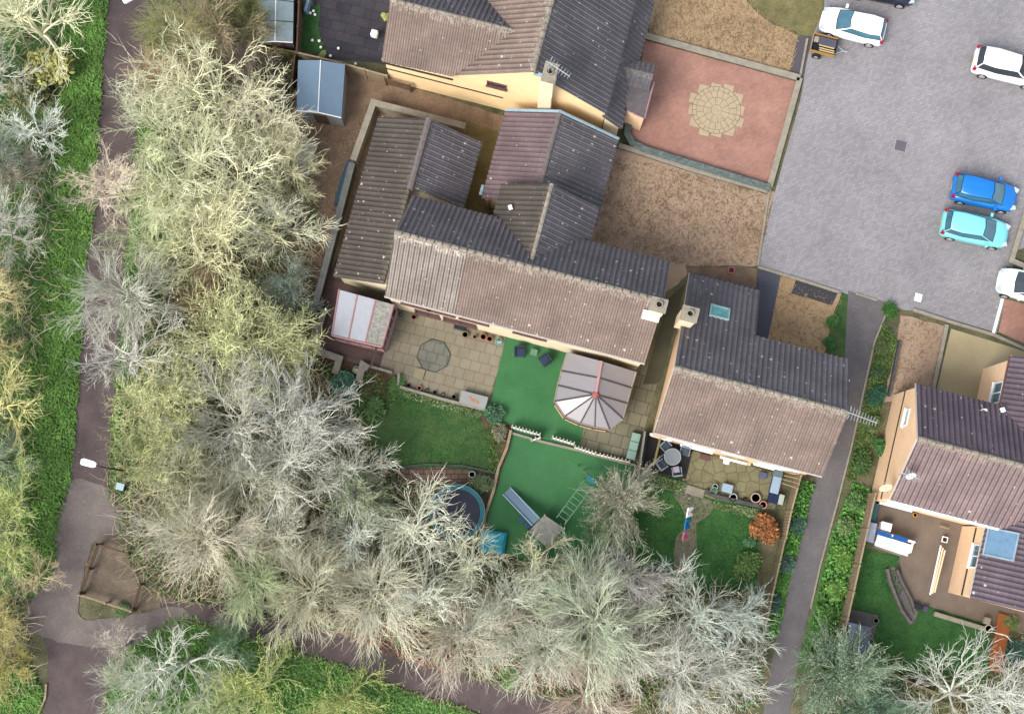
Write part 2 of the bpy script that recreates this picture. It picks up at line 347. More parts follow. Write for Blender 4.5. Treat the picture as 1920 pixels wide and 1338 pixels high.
sheet('verge', [(-160, 1240), (60, 1255), (85, 1300), (70, 1450), (-160, 1450)], 1, M_GRASS, ragged=.12)
sheet('footpath', L1, 3, M_PATHB, ragged=.05)
sheet('path', spline([(134, 902), (206, 918), (250, 960), (262, 1000), (182, 1010), (150, 1118), (160, 1160), (250, 1150), (330, 1135), (360, 1165), (300, 1190), (205, 1215), (55, 1183), (62, 1120), (98, 1080), (103, 1000)], 4), 4, M_PATHG, ragged=.06)
sheet('path', [(78, 1180), (205, 1213), (197, 1260), (180, 1450), (70, 1450), (86, 1290), (92, 1230)], 2, M_PATHB, ragged=.06)
sheet('path', [(200, 918), (262, 930), (310, 1000), (350, 1070), (250, 1060), (180, 1015), (180, 960)], 2, M_MUD, ragged=.15)
sheet('earth_plot', [(184, 1018), (250, 1034), (330, 1060), (330, 1135), (246, 1146), (148, 1116)], 2, M_MUD, ragged=.05)
sheet('footpath', [(300, 1128), (400, 1130), (500, 1150), (700, 1190), (860, 1262), (1000, 1300), (1120, 1332), (1300, 1360), (1300, 1450), (1000, 1400), (905, 1340), (760, 1293), (640, 1250), (560, 1222), (430, 1187), (345, 1160), (300, 1180)], 3, M_PATHB, ragged=.06)
ALLEY = [(1590, 545), (1668, 568), (1640, 640), (1618, 740), (1596, 840), (1573, 930), (1553, 1000), (1536, 1060), (1520, 1130), (1500, 1220), (1480, 1338), (1470, 1450), (1390, 1450), (1430, 1338), (1442, 1270), (1455, 1200), (1470, 1130), (1490, 1050), (1513, 960), (1528, 900), (1545, 850), (1572, 760), (1583, 680)]
sheet('alley', ALLEY, 3, M_ALLEY, ragged=.03)
sheet('car_park', [(1552, -200), (1545, 20), (1520, 70), (1500, 190), (1450, 370), (1421, 500), (1590, 558), (1700, 582), (1725, 582), (1868, 624), (1885, 560), (1905, 470), (2100, 400), (2400, -200)], 2, M_CARPARK)
sheet('front_lawn', [(1236, -80), (1395, -80), (1400, 5), (1440, 42), (1500, 68), (1482, 138), (1215, 66)], 1, M_TANY, ragged=.05)
sheet('front_garden', [(1385, -80), (1550, -80), (1543, 20), (1522, 66), (1500, 66), (1442, 40), (1405, 8)], 2, mat('faded_grass', K(104, 104, 62), col2=K(146, 136, 92), scale=1.2, fine=.2, fscale=14, bump=.4), ragged=.1)
sheet('paved_strip', [(1496, 68), (1522, 70), (1507, 142), (1480, 135)], 3, mat('slate_paving', K(96, 92, 98), var=.08))
sheet('front_lawn', [(1140, 285), (1165, 275), (1452, 360), (1420, 497), (1300, 500), (1270, 535), (1230, 560), (1100, 460)], 1, M_TAN, ragged=.05)
PATIO = [(1210, 76), (1496, 154), (1441, 345), (1205, 272), (1186, 258), (1180, 235)]
sheet('patio', PATIO, 2, M_PINK)
sheet('soil_strip', [(1285, 498), (1420, 504), (1416, 548), (1290, 520)], 2, mat('dry_soil', K(112, 92, 76), col2=K(150, 124, 100), scale=1.2, fine=.2, fscale=14), ragged=.06)
sheet('garden_path', [(1422, 505), (1464, 516), (1447, 600), (1436, 650), (1412, 660)], 3, mat('slate_path', K(88, 92, 104), var=.1, scale=.7))
sheet('front_lawn', [(1462, 518), (1490, 523), (1580, 553), (1545, 680), (1432, 650), (1448, 590)], 1, M_TANY, ragged=.06)
sheet('flower_bed', [(1492, 524), (1572, 546), (1560, 572), (1484, 550)], 3, mat('dark_membrane', K(72, 72, 78), var=.15, scale=2, fine=.15), ragged=.02)
sheet('verge', [(1577, 549), (1597, 556), (1585, 690), (1540, 690), (1560, 600)], 2, M_LAWN2, ragged=.08)
sheet('gravel_yard', [(540, 100), (730, 150), (945, 218), (935, 270), (900, 300), (720, 235), (620, 520), (560, 640), (540, 400), (560, 260)], 1, M_GRAVEL, ragged=.08)
sheet('side_passage', [(868, 225), (938, 248), (930, 400), (870, 400)], 2, M_OALLEY)
sheet('back_yard', [(585, -80), (742, -80), (722, 120), (600, 108), (592, 60)], 2, M_DARKSLAB, ragged=.04)
sheet('flower_bed', [(562, 20), (600, 10), (596, 60), (614, 104), (556, 96)], 3, M_LAWN, ragged=.05)
sheet('deck', [(606, 470), (640, 530), (745, 570), (712, 690), (586, 655)], 3, M_DECK)
sheet('patio', [(740, 560), (955, 625), (912, 766), (752, 722), (745, 702), (710, 692)], 2, M_SLABO)
sheet('lawn', spline([(690, 715), (745, 722), (850, 755), (920, 775), (948, 800), (930, 860), (915, 886), (800, 882), (700, 880), (660, 800)], 3), 2, M_LAWN2, ragged=.1)
sheet('artificial_turf', [(950, 625), (1066, 655), (1052, 760), (1095, 800), (1087, 838), (1168, 860), (1192, 880), (1200, 950), (1100, 1060), (1000, 1060), (905, 1012), (925, 915), (958, 805), (917, 768)], 3, M_TURF)
sheet('patio', [(1060, 655), (1240, 690), (1206, 812), (1193, 862), (1087, 837), (1095, 800)], 2, M_SLABG)
sheet('side_passage', [(1205, 720), (1255, 560), (1285, 530), (1240, 712), (1230, 720)], 3, M_GALLEY)
sheet('brick_path', spline([(700, 885), (800, 877), (870, 880), (935, 893), (925, 914), (870, 904), (800, 904), (700, 915)], 4), 3, M_BRICKP, ragged=.03)
sheet('flower_bed', spline([(905, 780), (950, 795), (960, 800), (940, 880), (915, 890), (925, 840), (905, 800)], 3), 4, M_SOILB, ragged=.1)
sheet('flower_bed', [(585, 660), (712, 692), (752, 722), (745, 740), (650, 740), (560, 740)], 2, M_SOILB, ragged=.05)
sheet('patio', [(1280, 840), (1470, 890), (1452, 955), (1335, 935), (1280, 915)], 2, M_HEX)
sheet('side_yard', [(1215, 815), (1300, 838), (1286, 898), (1205, 880)], 3, mat('side_slate', K(48, 46, 48), var=.25, fine=.2))
sheet('lawn', [(1206, 880), (1285, 900), (1330, 925), (1420, 950), (1422, 1110), (1300, 1110), (1200, 1060), (1180, 960)], 1, M_LAWN, ragged=.06)
sheet('stone_path', spline([(1262, 925), (1290, 922), (1335, 940), (1333, 962), (1308, 980), (1306, 1005), (1305, 1035), (1278, 1055), (1274, 1090), (1264, 1090), (1266, 1010), (1287, 985), (1278, 950)], 3), 3, mat('crazy_paving', K(110, 106, 90), col2=K(150, 144, 118), scale=2.5, fine=.12), ragged=.03)
sheet('stepping_slabs', [(1272, 1003), (1300, 996), (1306, 1030), (1276, 1052)], 4, brickmat('step_slabs', K(150, 144, 116), K(138, 134, 108), K(84, 84, 58), .42, .42, .03, off=.5))
sheet('front_lawn', [(1688, 590), (1778, 612), (1748, 745), (1655, 755), (1680, 650)], 2, M_TAN, ragged=.05)
sheet('front_patio', [(1783, 616), (1960, 670), (1960, 780), (1752, 745)], 1, M_OCHRE)
sheet('side_patio', [(1884, 560), (2000, 590), (2000, 680), (1872, 622)], 3, M_PINK)
sheet('back_yard', [(1640, 925), (1960, 1010), (1960, 1190), (1858, 1178), (1720, 1132), (1700, 1170), (1690, 1070), (1685, 1040), (1636, 1026)], 1, M_YARD)
sheet('lawn', [(1622, 1028), (1686, 1042), (1674, 1068), (1684, 1125), (1705, 1170), (1722, 1130), (1860, 1172), (1850, 1300), (1700, 1270), (1640, 1230), (1590, 1150)], 2, M_LAWN, ragged=.04)
sheet('terrace', spline([(1662, 1066), (1684, 1066), (1694, 1090), (1712, 1125), (1722, 1142), (1708, 1170), (1690, 1142), (1676, 1105)], 4), 4, mat('terrace_slate', K(124, 118, 116), var=.15, fine=.1))
sheet('verge', [(1600, 900), (1640, 925), (1592, 1160), (1560, 1260), (1490, 1260), (1525, 1130), (1560, 1000)], 1, M_GRASS, ragged=.1)
sheet('verge', [(1495, 895), (1528, 905), (1490, 1050), (1455, 1200), (1430, 1190), (1465, 1010)], 1, M_GRASS, ragged=.1)
# ------------------------------------------------------------------ walls, kerbs, fences drawn along px lines
def along(pts, z, wid, m, name, label, cat, z0=0.0, cap=None, capm=None, seg=None, group=None, capover=.05):
    """solid wall following a px polyline (px read at the wall's top)"""
    P = [W(a, b, z) for a, b in pts]; b = MB(); c = MB()
    def run(mb, wd, za, zb):
        n = len(P)
        L, Rr = [], []
        for i, p in enumerate(P):
            d1 = (P[i]-P[i-1]).normalized() if i else (P[1]-P[0]).normalized()
            d2 = (P[i+1]-P[i]).normalized() if i < n-1 else d1
            t = (d1+d2).normalized(); nn = Vector((-t.y, t.x, 0)); k = wd/2/max(.35, nn.dot(Vector((-d1.y, d1.x, 0))))
            L.append(p+nn*k); Rr.append(p-nn*k)
        vs = []
        for i in range(n): vs += [(L[i].x, L[i].y, za), (Rr[i].x, Rr[i].y, za), (Rr[i].x, Rr[i].y, zb), (L[i].x, L[i].y, zb)]
        fs = [[0, 1, 2, 3], [(n-1)*4+3, (n-1)*4+2, (n-1)*4+1, (n-1)*4]]
        for i in range(n-1):
            for k in range(4): fs.append([i*4+k, (i+1)*4+k, (i+1)*4+(k+1) % 4, i*4+(k+1) % 4])
        mb.add(vs, fs)
    if cap:
        t = thing(name, label, cat, (P[0].x, P[0].y, 0), group=group)
        run(b, wid, z0, z-cap); o = b.build('wall_body', m); worldparent(o, t)
        run(c, wid+capover*2, z-cap, z); o2 = c.build('coping', capm or M_STONE); worldparent(o2, t); return t
    run(b, wid, z0, z); o = b.build(name, m, origin=(P[0].x, P[0].y, 0)); return tag(o, label, cat, group)
def fence(pts, h, m, label, gap=1.8, slat=True, name='fence', group=None, wid=.05, pm=None, rails=None):
    P = [W(a, b, h) for a, b in pts]; t = thing(name, label, 'fence', (P[0].x, P[0].y, 0), group=group)
    pb = MB(); pa = MB(); cpb = MB()
    for i in range(len(P)-1):
        a, b = P[i], P[i+1]; d = b-a; L = d.length; rz = math.atan2(d.y, d.x); k = max(1, round(L/gap))
        for j in range(k+1 if i == len(P)-2 else k):
            q = a.lerp(b, j/k); q_ = MB(); q_.box((q.x, q.y, h/2+.03), (.11, .11, h+.06), rz)
            worldparent(q_.build('post', pm or m), t)
        if rails:
            for zz in rails:
                rb = MB(); rb.box(((a.x+b.x)/2, (a.y+b.y)/2, zz), (L, .06, .1), rz); worldparent(rb.build('rail', m), t)
        elif slat:
            nb = int(L/.16)
            for j in range(nb):
                q = a.lerp(b, (j+.5)/nb); pa.box((q.x, q.y, h/2), (.15, .022+.008*(j % 2), h-.08-random.uniform(0, .03)), rz+random.uniform(-.03, .03))
            pa.box(((a.x+b.x)/2, (a.y+b.y)/2, h-.03), (L, wid+.04, .04), rz)
        else: pa.box(((a.x+b.x)/2, (a.y+b.y)/2, h/2), (L, wid, h), rz)
    if pa.v: worldparent(pa.build('panel', m), t)
    return t
# ------------------------------------------------------------------ roofs and houses
PROF = [(0, 0), (.26, 0), (.38, .04), (.5, .058), (.62, .04), (.74, 0), (1, 0)]
def clipv(poly, u):
    vs = []; n = len(poly)
    for i in range(n):
        a, b = poly[i], poly[(i+1) % n]
        if abs(a[0]-b[0]) < 1e-9:
            if abs(a[0]-u) < 1e-6: vs += [a[1], b[1]]
            continue
        t = (u-a[0])/(b[0]-a[0])
        if -1e-6 <= t <= 1+1e-6: vs.append(a[1]+t*(b[1]-a[1]))
    return (min(vs), max(vs)) if vs else None
def slope(pts, m, parent, rdir=None, name='roof', thick=.1, zoff=0.0, course=.33):
    """convex roof slope through coplanar world points; rdir is the ridge direction. Real rolls and courses."""
    p0, p1, p2 = [Vector(p) for p in pts[:3]]
    n = (p1-p0).cross(p2-p0).normalized()
    if n.z < 0: n = -n
    q = [Vector(p) for p in pts]
    q = [v-Vector((0, 0, (v-p0).dot(n)/n.z)) for v in q]
    q = [v+Vector((0, 0, zoff)) for v in q]; p0 = q[0]
    dn = Vector((n.x, n.y, 0)).normalized(); dn = (dn-n*dn.dot(n)).normalized()     # down the slope
    u = n.cross(dn).normalized()
    uv = [((v-p0).dot(u), (v-p0).dot(dn)) for v in q]
    vmin = min(c[1] for c in uv); umin = min(c[0] for c in uv); umax = max(c[0] for c in uv)
    us = {umin, umax}
    for c in uv: us.add(c[0])
    k0 = math.floor(umin/.3); k1 = math.ceil(umax/.3)
    hh = {}
    for k in range(k0, k1+1):
        for t, h in PROF[:-1]:
            x = (k+t)*.3
            if umin < x < umax: us.add(x)
    def ph(x):
        t = (x/.3) % 1
        for (a, ha), (b_, hb) in zip(PROF, PROF[1:]):
            if a <= t <= b_: return ha+(hb-ha)*(t-a)/(b_-a)
        return 0
    us = sorted(us); b = MB()
    def pt(x, y, h): return p0+u*x+dn*y+n*h
    for x0, x1 in zip(us, us[1:]):
        if x1-x0 < 1e-5: continue
        e = 1e-6; c0, c1 = clipv(uv, x0+e), clipv(uv, x1-e)
        if not c0 or not c1: continue
        h0, h1 = ph(x0+1e-7), ph(x1-1e-7)
        lo, hi = min(c0[0], c1[0]), max(c0[1], c1[1]); r0 = math.floor((lo-vmin)/course); r1 = math.ceil((hi-vmin)/course)
        for r in range(r0, r1):
            ya, yb = vmin+r*course, vmin+(r+1)*course
            def cl(y, c): return min(max(y, c[0]), c[1])
            a0, a1, b0, b1 = cl(ya, c0), cl(ya, c1), cl(yb, c0), cl(yb, c1)
            if b0-a0 < 1e-5 and b1-a1 < 1e-5: continue
            st = lambda y: .022*min(1, max(0, (y-ya)/course))
            vs = [pt(x0, a0, h0+st(a0)), pt(x1, a1, h1+st(a1)), pt(x1, b1, h1+st(b1)), pt(x0, b0, h0+st(b0))]
            b.add([vs[3], vs[2], vs[1], vs[0]], [[0, 1, 2, 3]], [[(x0, b0-vmin), (x1, b1-vmin), (x1, a1-vmin), (x0, a0-vmin)]])
    N_ = len(q); top = [v-n*.012 for v in q]; bot = [v-n*(thick+.012) for v in q]
    if (q[1]-q[0]).cross(q[2]-q[1]).dot(n) < 0: top.reverse(); bot.reverse()
    b.add(top+bot, [list(range(N_)), list(range(N_, 2*N_))[::-1]]+[[(i+1) % N_, i, N_+i, N_+(i+1) % N_] for i in range(N_)])
    o = b.build(name, m, uv=True); worldparent(o, parent); return o, p0, n
def ridge(a, b, parent, m, r=.13, name='ridge_tiles'):
    a, b = Vector(a), Vector(b); L = (b-a).length; k = max(1, int(L/.45)); mb = MB()
    for i in range(k):
        mb.tube([a.lerp(b, i/k), a.lerp(b, (i+1)/k-.004)], [r, r*.93], 8)
    o = mb.build(name, m, smooth=False); worldparent(o, parent); return o
def gutter(a, b, parent, m=None, dz=-.06, out=None, r=.06):
    mb = MB(); a, b = Vector(a), Vector(b); off = Vector((0, 0, dz))+(out or Vector((0, 0, 0)))
    mb.tube([a+off, b+off], r, 6); o = mb.build('gutter', m or M_GUTTER); worldparent(o, parent); return o
def curtain(pts, parent, m, name='wall', thick=None):
    """closed wall body: footprint polygon, each corner with its own top height"""
    n = len(pts); b = MB(); p = [Vector(q) for q in pts]
    if sum(p[i].x*p[(i+1) % n].y-p[(i+1) % n].x*p[i].y for i in range(n)) < 0: p.reverse()
    vs = [(q.x, q.y, 0) for q in p]+[tuple(q) for q in p]
    c = sum(p, Vector())/n; vs.append(tuple(c))
    b.add(vs, [[i, (i+1) % n, n+(i+1) % n, n+i] for i in range(n)]+[[n+i, n+(i+1) % n, 2*n] for i in range(n)])
    o = b.build(name, m); worldparent(o, parent); return o
def window(parent, c, nrm, w_, h_, fm, gm, mull=1, depth=.06, tilt=None, name='window'):
    """framed window on a vertical wall at world point c (centre), facing nrm; frame, with its pane as sub-part"""
    nrm = Vector(nrm).normalized(); rt = Vector((0, 0, 1)).cross(nrm).normalized(); up = nrm.cross(rt).normalized()
    if up.z < 0: up = -up
    c = Vector(c); b = MB()
    def bar(cx, cy, sw, sh, d=depth):
        vs = []
        for dd in (-.02, d):
            for x, y in ((-sw/2, -sh/2), (sw/2, -sh/2), (sw/2, sh/2), (-sw/2, sh/2)): vs.append(c+rt*(cx+x)+up*(cy+y)+nrm*dd)
        b.add(vs, [[3, 2, 1, 0], [4, 5, 6, 7], [0, 1, 5, 4], [1, 2, 6, 5], [2, 3, 7, 6], [3, 0, 4, 7]])
    f = .07
    bar(0, h_/2-f/2, w_, f); bar(0, -h_/2+f/2, w_, f); bar(-w_/2+f/2, 0, f, h_-2*f); bar(w_/2-f/2, 0, f, h_-2*f)
    for i in range(mull): bar(-w_/2+(i+1)*w_/(mull+1), 0, f*.8, h_-2*f, depth*.8)
    bar(0, -h_/2-.035, w_+.14, .05, depth+.07)
    o = b.build(name, fm); worldparent(o, parent)
    g_ = MB(); e = f*.9
    g_.quad(c+rt*(-w_/2+e)+up*(-h_/2+e)+nrm*.012, c+rt*(w_/2-e)+up*(-h_/2+e)+nrm*.012, c+rt*(w_/2-e)+up*(h_/2-e)+nrm*.012, c+rt*(-w_/2+e)+up*(h_/2-e)+nrm*.012)
    p = g_.build('pane', gm); p.parent = o; return o
def V3(px, py, z): return W(px, py, z)
def perp_pt(p, q):
    """grid-perpendicular offset of q from p"""
    return (q-p).dot(PX)
# ---------- house 2 (centre)
ZR = 7.7; ZE = 4.85
R1, R2 = W(740, 435, ZR), W(1245, 565, ZR)
h2 = thing('brick_house', 'central cream house with lichen-striped brown roof above the green turf garden', 'house', (R1.x, R1.y, 0))
dS = perp_pt(R1, W(718, 553, ZE)); dN = perp_pt(R1, W(768, 365, ZE))
Sv = lambda p, d, z: Vector((p.x+PX.x*d, p.y+PX.y*d, z))
SA, SB = Sv(R1, dS, ZE), Sv(R2, dS, ZE); NA, NB = Sv(R1, dN, ZE), Sv(R2, dN, ZE)
kq = .27; Rm = R1.lerp(R2, kq); Sm = SA.lerp(SB, kq)
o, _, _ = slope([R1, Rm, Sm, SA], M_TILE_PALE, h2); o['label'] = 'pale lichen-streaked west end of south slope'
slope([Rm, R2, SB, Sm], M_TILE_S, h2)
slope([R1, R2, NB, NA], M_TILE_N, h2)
ridge(R1, R2, h2, M_RIDGE, .15)
ins = .28
def house_body(R1, R2, SA, SB, NA, NB, parent, m, ins=.3, gab=.12, lo=.16):
    u = (R2-R1); u.z = 0; u.normalize(); b = MB()
    def prof(p, sgn):
        e = u*(gab*sgn)
        s = SA if sgn > 0 else SB; nn = NA if sgn > 0 else NB; r = R1 if sgn > 0 else R2
        rs = (r-s); rn = (r-nn); hs = Vector((rs.x, rs.y, 0)).length; hn = Vector((rn.x, rn.y, 0)).length
        s2 = s+rs*(ins/hs); n2 = nn+rn*(ins/hn)
        return [s2+e-Vector((0, 0, lo)), r+e-Vector((0, 0, lo)), n2+e-Vector((0, 0, lo))]
    A = prof(R1, 1); B = prof(R2, -1)
    def pr(P): return [Vector((P[0].x, P[0].y, 0)), P[0], P[1], P[2], Vector((P[2].x, P[2].y, 0))]
    a, c = pr(A), pr(B)
    b.add(a+c, [[0, 1, 2, 3, 4], [9, 8, 7, 6, 5]]+[[i+5, i+6, i+1, i] for i in range(4)])
    o = b.build('wall', m); worldparent(o, parent); return A, B
A2, B2 = house_body(R1, R2, SA, SB, NA, NB, h2, M_CREAM, ins=.12)
gutter(SA, SB, h2, out=PX*-.05)
# south wall windows, read at their height
def wallwin(px, py, z, parent, w_, h_, A, B, fm, gm, mull=1):
    a, b = A[0], B[0]; t = (W(px, py, z)-a).dot((b-a).normalized())/(b-a).length; q = a.lerp(b, t); q.z = z
    return window(parent, q-PX*.0, -PX, w_, h_, fm, gm, mull)
for px, py, ww in ((775, 583, 1.7), (822, 600, 1.6), (885, 612, 1.7), (990, 640, 1.9)):
    wallwin(px, py, 3.7, h2, ww, 1.15, A2, B2, M_BROWNF, M_GLASS)
for px, py, ww in ((800, 592, 1.5), (860, 612, 2.0)): wallwin(px, py, 1.3, h2, ww, 1.3, A2, B2, M_BROWNF, M_GLASS)
# cross wing
C1, C2 = W(1035, 345, 7.1), W(990, 500, 7.1)
C2 = C1+(-PX)*((C1-C2).length+.4)
cE = C1+AX*((W(1122, 392, 4.4)-C1).dot(AX)); cE.z = 4.4; cE2 = cE-PX*((C1-C2).length)
cW = C1-AX*((cE-C1).dot(AX)*1.02); cW.z = 4.4; cW2 = cW-PX*((C1-C2).length)
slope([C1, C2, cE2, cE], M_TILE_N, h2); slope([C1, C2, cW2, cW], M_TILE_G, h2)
ridge(C1, C2, h2, M_RIDGE, .13)
curtain([cE-AX*.3-Vector((0, 0, .2))-PX*.15, C1-Vector((0, 0, .2))-PX*.15, cW+AX*.3-Vector((0, 0, .2))-PX*.15, cW2+AX*.3-Vector((0, 0, .2)), C2-Vector((0, 0, .2)), cE2-AX*.3-Vector((0, 0, .2))], h2, M_CREAM)
def chimney(px, py, z, parent, sx=.9, sy=.62, h=1.6, m=M_CREAM, pots=1, dx=0):
    c = W(px, py, z); b = MB(); b.box((c.x, c.y, z-h/2), (sx, sy, h), GRID)
    o = b.build('chimney', m); worldparent(o, parent)
    b = MB(); b.box((c.x, c.y, z+.05), (sx+.14, sy+.14, .12), GRID); q = b.build('chimney_cap', M_STONE); q.parent = o
    b = MB()
    for i in range(pots):
        qx = c+AX*((i-(pots-1)/2)*.4+dx); b.ring((qx.x, qx.y), .2, .15, z+.1, z+.34, 16)
    q = b.build('chimney_pot', M_TERRA if pots > 1 else M_STONE); q.parent = o
    b = MB()
    for i in range(pots):
        qx = c+AX*((i-(pots-1)/2)*.4+dx); b.cyl((qx.x, qx.y), .148, z+.115, z+.13, 14)
    q = b.build('flue', M_DARK); q.parent = o
    return c
chimney(1235, 572, 8.6, h2, .75, .62, 1.8)
f_ = MB(); q = W(1222, 590, 7.7); f_.box((q.x, q.y, 7.25), (.95, .5, .08), GRID); worldparent(f_.build('lead_flashing', M_WHITE), h2)
# ---------- garage block (west)
gz, ge = 4.6, 2.5
G1 = W(805, 223, gz); G2 = G1-PX*((G1-W(718, 545, gz-.2)).length*.965)
gW = G1-AX*((G1-W(712, 212, ge)).dot(AX)); gW.z = ge; gW2 = gW-PX*((G1-G2).length)
gE = G1+AX*((W(905, 262, ge)-G1).dot(AX)); gE.z = ge; Ls = (gE-W(875, 392, ge)).length; gE2 = gE-PX*Ls; G1b = G1-PX*Ls
hg = thing('garage', 'long low grey-brown tiled garage wing west of the central house', 'garage', (G1.x, G1.y, 0))
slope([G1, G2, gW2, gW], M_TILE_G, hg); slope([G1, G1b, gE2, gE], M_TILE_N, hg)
ridge(G1, G1-PX*(Ls+.2), hg, M_RIDGE_P, .2)
curtain([gW+AX*.3-PX*.15-Vector((0, 0, .15)), G1-PX*.15-Vector((0, 0, .2)), gE-AX*.3-PX*.15-Vector((0, 0, .15)), gE2-AX*.3-Vector((0, 0, .15)), G2-Vector((0, 0, .25))+PX*.15, gW2+AX*.3+PX*.15-Vector((0, 0, .15))], hg, M_CREAM)
gutter(gW, gW2, hg, M_DARK)
# ---------- link wing (brown roof)
lz, le = 5.0, 2.7
K1 = W(1050, 210, lz); K2 = K1-PX*((K1-W(1013, 352, lz)).length+.3)
kE = K1+AX*((W(1163, 248, le)-K1).dot(AX)); kE.z = le; kE2 = kE-PX*((K1-K2).length+.6)
kW = K1-AX*((K1-W(949, 203, le)).dot(AX)); kW.z = le; kW2 = kW-PX*((kW-W(905, 372, le)).dot(PX))
hl = thing('link_building', 'low wing with plain mauve-brown tiles joining the two cream houses', 'house wing', (K1.x, K1.y, 0))
K2w = K1-PX*((kW-kW2).length)
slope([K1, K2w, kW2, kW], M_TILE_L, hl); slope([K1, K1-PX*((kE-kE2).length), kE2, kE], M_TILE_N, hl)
ridge(K1, K2, hl, M_RIDGE_P, .15)
dz = Vector((0, 0, .17))
curtain([kW+AX*.25-dz, K1-dz, kE-AX*.25-dz, kE2-AX*.25-dz+PX*.1, K2w-dz+PX*.2, kW2+AX*.25-dz+PX*.2], hl, M_CREAM)
b = MB(); q = W(903, 356, 2.5); b.box((q.x, q.y, 2.45), (.16, .6, .12), GRID); worldparent(b.build('gutter', M_LEAD), hl)
b = MB(); q = W(914, 378, 1.6); b.box((q.x, q.y, 1.2), (.22, .22, 2.4), GRID); worldparent(b.build('post', M_WOOD), hl)
b = MB(); b.tube([kW+Vector((0, 0, .12))+PX*.02, K1+Vector((0, 0, .14))], .09, 6); b.tube([K1+Vector((0, 0, .14)), kE+Vector((0, 0, .12))-PX*.0], .09, 6)
worldparent(b.build('lead_flashing', M_LEAD), hl)
# ---------- house 1 (top)
tz, te = 8.5, 4.6
T1 = W(999, 134, tz); T2 = T1+PX*8
tE = T1+AX*((W(1133, 224, te)-T1).dot(AX)); tE.z = te; tW = T1-AX*((T1-W(850, 146, te)).dot(AX)); tW.z = te
h1 = thing('brick_house', 'large cream-gabled house at the top with chimney and aerial', 'house', (T1.x, T1.y, 0))
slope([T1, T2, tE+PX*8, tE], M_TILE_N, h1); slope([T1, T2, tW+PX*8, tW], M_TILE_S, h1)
ridge(T1, T2, h1, M_RIDGE, .17)
A1, B1 = house_body(T1, T2, tE, tE+PX*8, tW, tW+PX*8, h1, M_CREAM2, ins=.05, gab=.12, lo=.16)
# give the gable a slight set-back below its verge
for o_ in [c for c in h1.children if c.name.startswith('wall')]: pass
# west wing of house 1
w1, w2 = W(732, 0, 7.0), W(950, 50, 7.0); w2 = w1+AX*((w2-w1).dot(AX)+.6)
wS = perp_pt(w1, W(715, 115, te)); sa, sb = Sv(w1, wS, te), Sv(w2, wS, te)
sa2 = sa
nw_ = (w2-w1).cross(sa-w1).normalized(); Pv = onplane(849, 144, w1, nw_)
slope([w1, w2, Pv, sa], M_TILE_S, h1); slope([w1, w2, Sv(w2, -wS, te), Sv(w1, -wS, te)], M_TILE_N, h1)
ridge(w1, w2, h1, M_RIDGE, .13)
w2c = w1+AX*((tW-w1).dot(AX)+.048); iw = max(.02, (T1-sa).dot(PX)+.12); house_body(w1, w2c, sa, Sv(w2c, wS, te), Sv(w1, -wS, te), Sv(w2c, -wS, te), h1, M_CREAM2, ins=iw, gab=0.0)
gutter(sa, W(850, 148, te), h1, M_DARK, out=PX*-.04)
# band course along the south-facing walls
def band(a, b, z, parent, m=M_DARK):
    mb = MB(); a, b = Vector(a), Vector(b); c = (a+b)/2; d = b-a
    mb.box((c.x, c.y, z), (d.length, .06, .09), math.atan2(d.y, d.x)); worldparent(mb.build('band_course', m), parent)
s_in = sa+(w1-sa)*(.15/Vector((w1.x-sa.x, w1.y-sa.y)).length)
bandL = Vector((s_in.x, s_in.y, 2.4))-PX*.02
bq = T1+PX*.1; band(bq+AX*(w1-bq).dot(AX), bq-AX*1.75, 2.35, h1)
window(h1, W(927, 173, 5.1)+Vector((0, 0, 0)) if False else (lambda q: q)(T1-AX*((T1-W(927, 173, 4.6)).dot(AX))+Vector((0, 0, 4.4-tz))+PX*.1), -PX, 1.15, .7, M_BROWNF, M_GLASS, 1)
chimney(1031, 137, 9.6, h1, .62, .95, 2.6)
# stack rising against the gable
q = T1+AX*.85; b = MB(); b.box((q.x-PX.x*.25, q.y-PX.y*.25, 3.9), (.75, .5, 7.8), GRID); worldparent(b.build('chimney_breast', M_CREAM), h1)
# white flashing on verge + small eaves box
b = MB(); q = W(1010, 140, 8.2); b.box((q.x, q.y, 8.2), (.55, .2, .1), GRID); worldparent(b.build('lead_flashing', M_LEAD), h1)
# lean-to along the east side
ez0, ez1 = 3.9, 2.5
ea = tE+Vector((0, 0, ez0-te)); ea = Sv(tE, 0, ez0); eb = ea+PX*8
fa = ea+AX*((W(1165, 245, ez1)-ea).dot(AX)); fa.z = ez1; fb = fa+PX*8
slope([ea-AX*.1, eb-AX*.1, fb, fa], M_TILE_N, h1)
curtain([ea-dz, eb-dz, fb-AX*.2-dz, fa-AX*.2-dz+PX*.05], h1, M_CREAM)
# bay porch on the east side
pr0 = W(1203, 118, 3.4); pz = 3.4
porch = thing('porch', 'dark tiled entrance porch beside the circular patio', 'porch', (pr0.x, pr0.y, 0))
pa = W(1160, 136, pz); pb = W(1203, 117, pz); pb = pa+AX*2.0; pa = pa+PX*.35; pb = pb+PX*.35
slope([pa, pb, pb-PX*.8-Vector((0, 0, .55)), pa-PX*.8-Vector((0, 0, .55))], M_TILE_N, porch)
slope([pa, pb, pb+PX*.8-Vector((0, 0, .55)), pa+PX*.8-Vector((0, 0, .55))], M_TILE_N, porch)
ridge(pa, pb, porch, M_RIDGE_P, .09)
curtain([pa-PX*.7-Vector((0, 0, .7)), pb-PX*.7-AX*.2-Vector((0, 0, .7)), pb-AX*.2-Vector((0, 0, .25)), pb+PX*.7-AX*.2-Vector((0, 0, .7)), pa+PX*.7-Vector((0, 0, .7))], porch, M_CREAM)
bay = thing('bay_window', 'flat grey-roofed bay projecting onto the pink patio', 'bay', tuple(W(1195, 180, 0)))
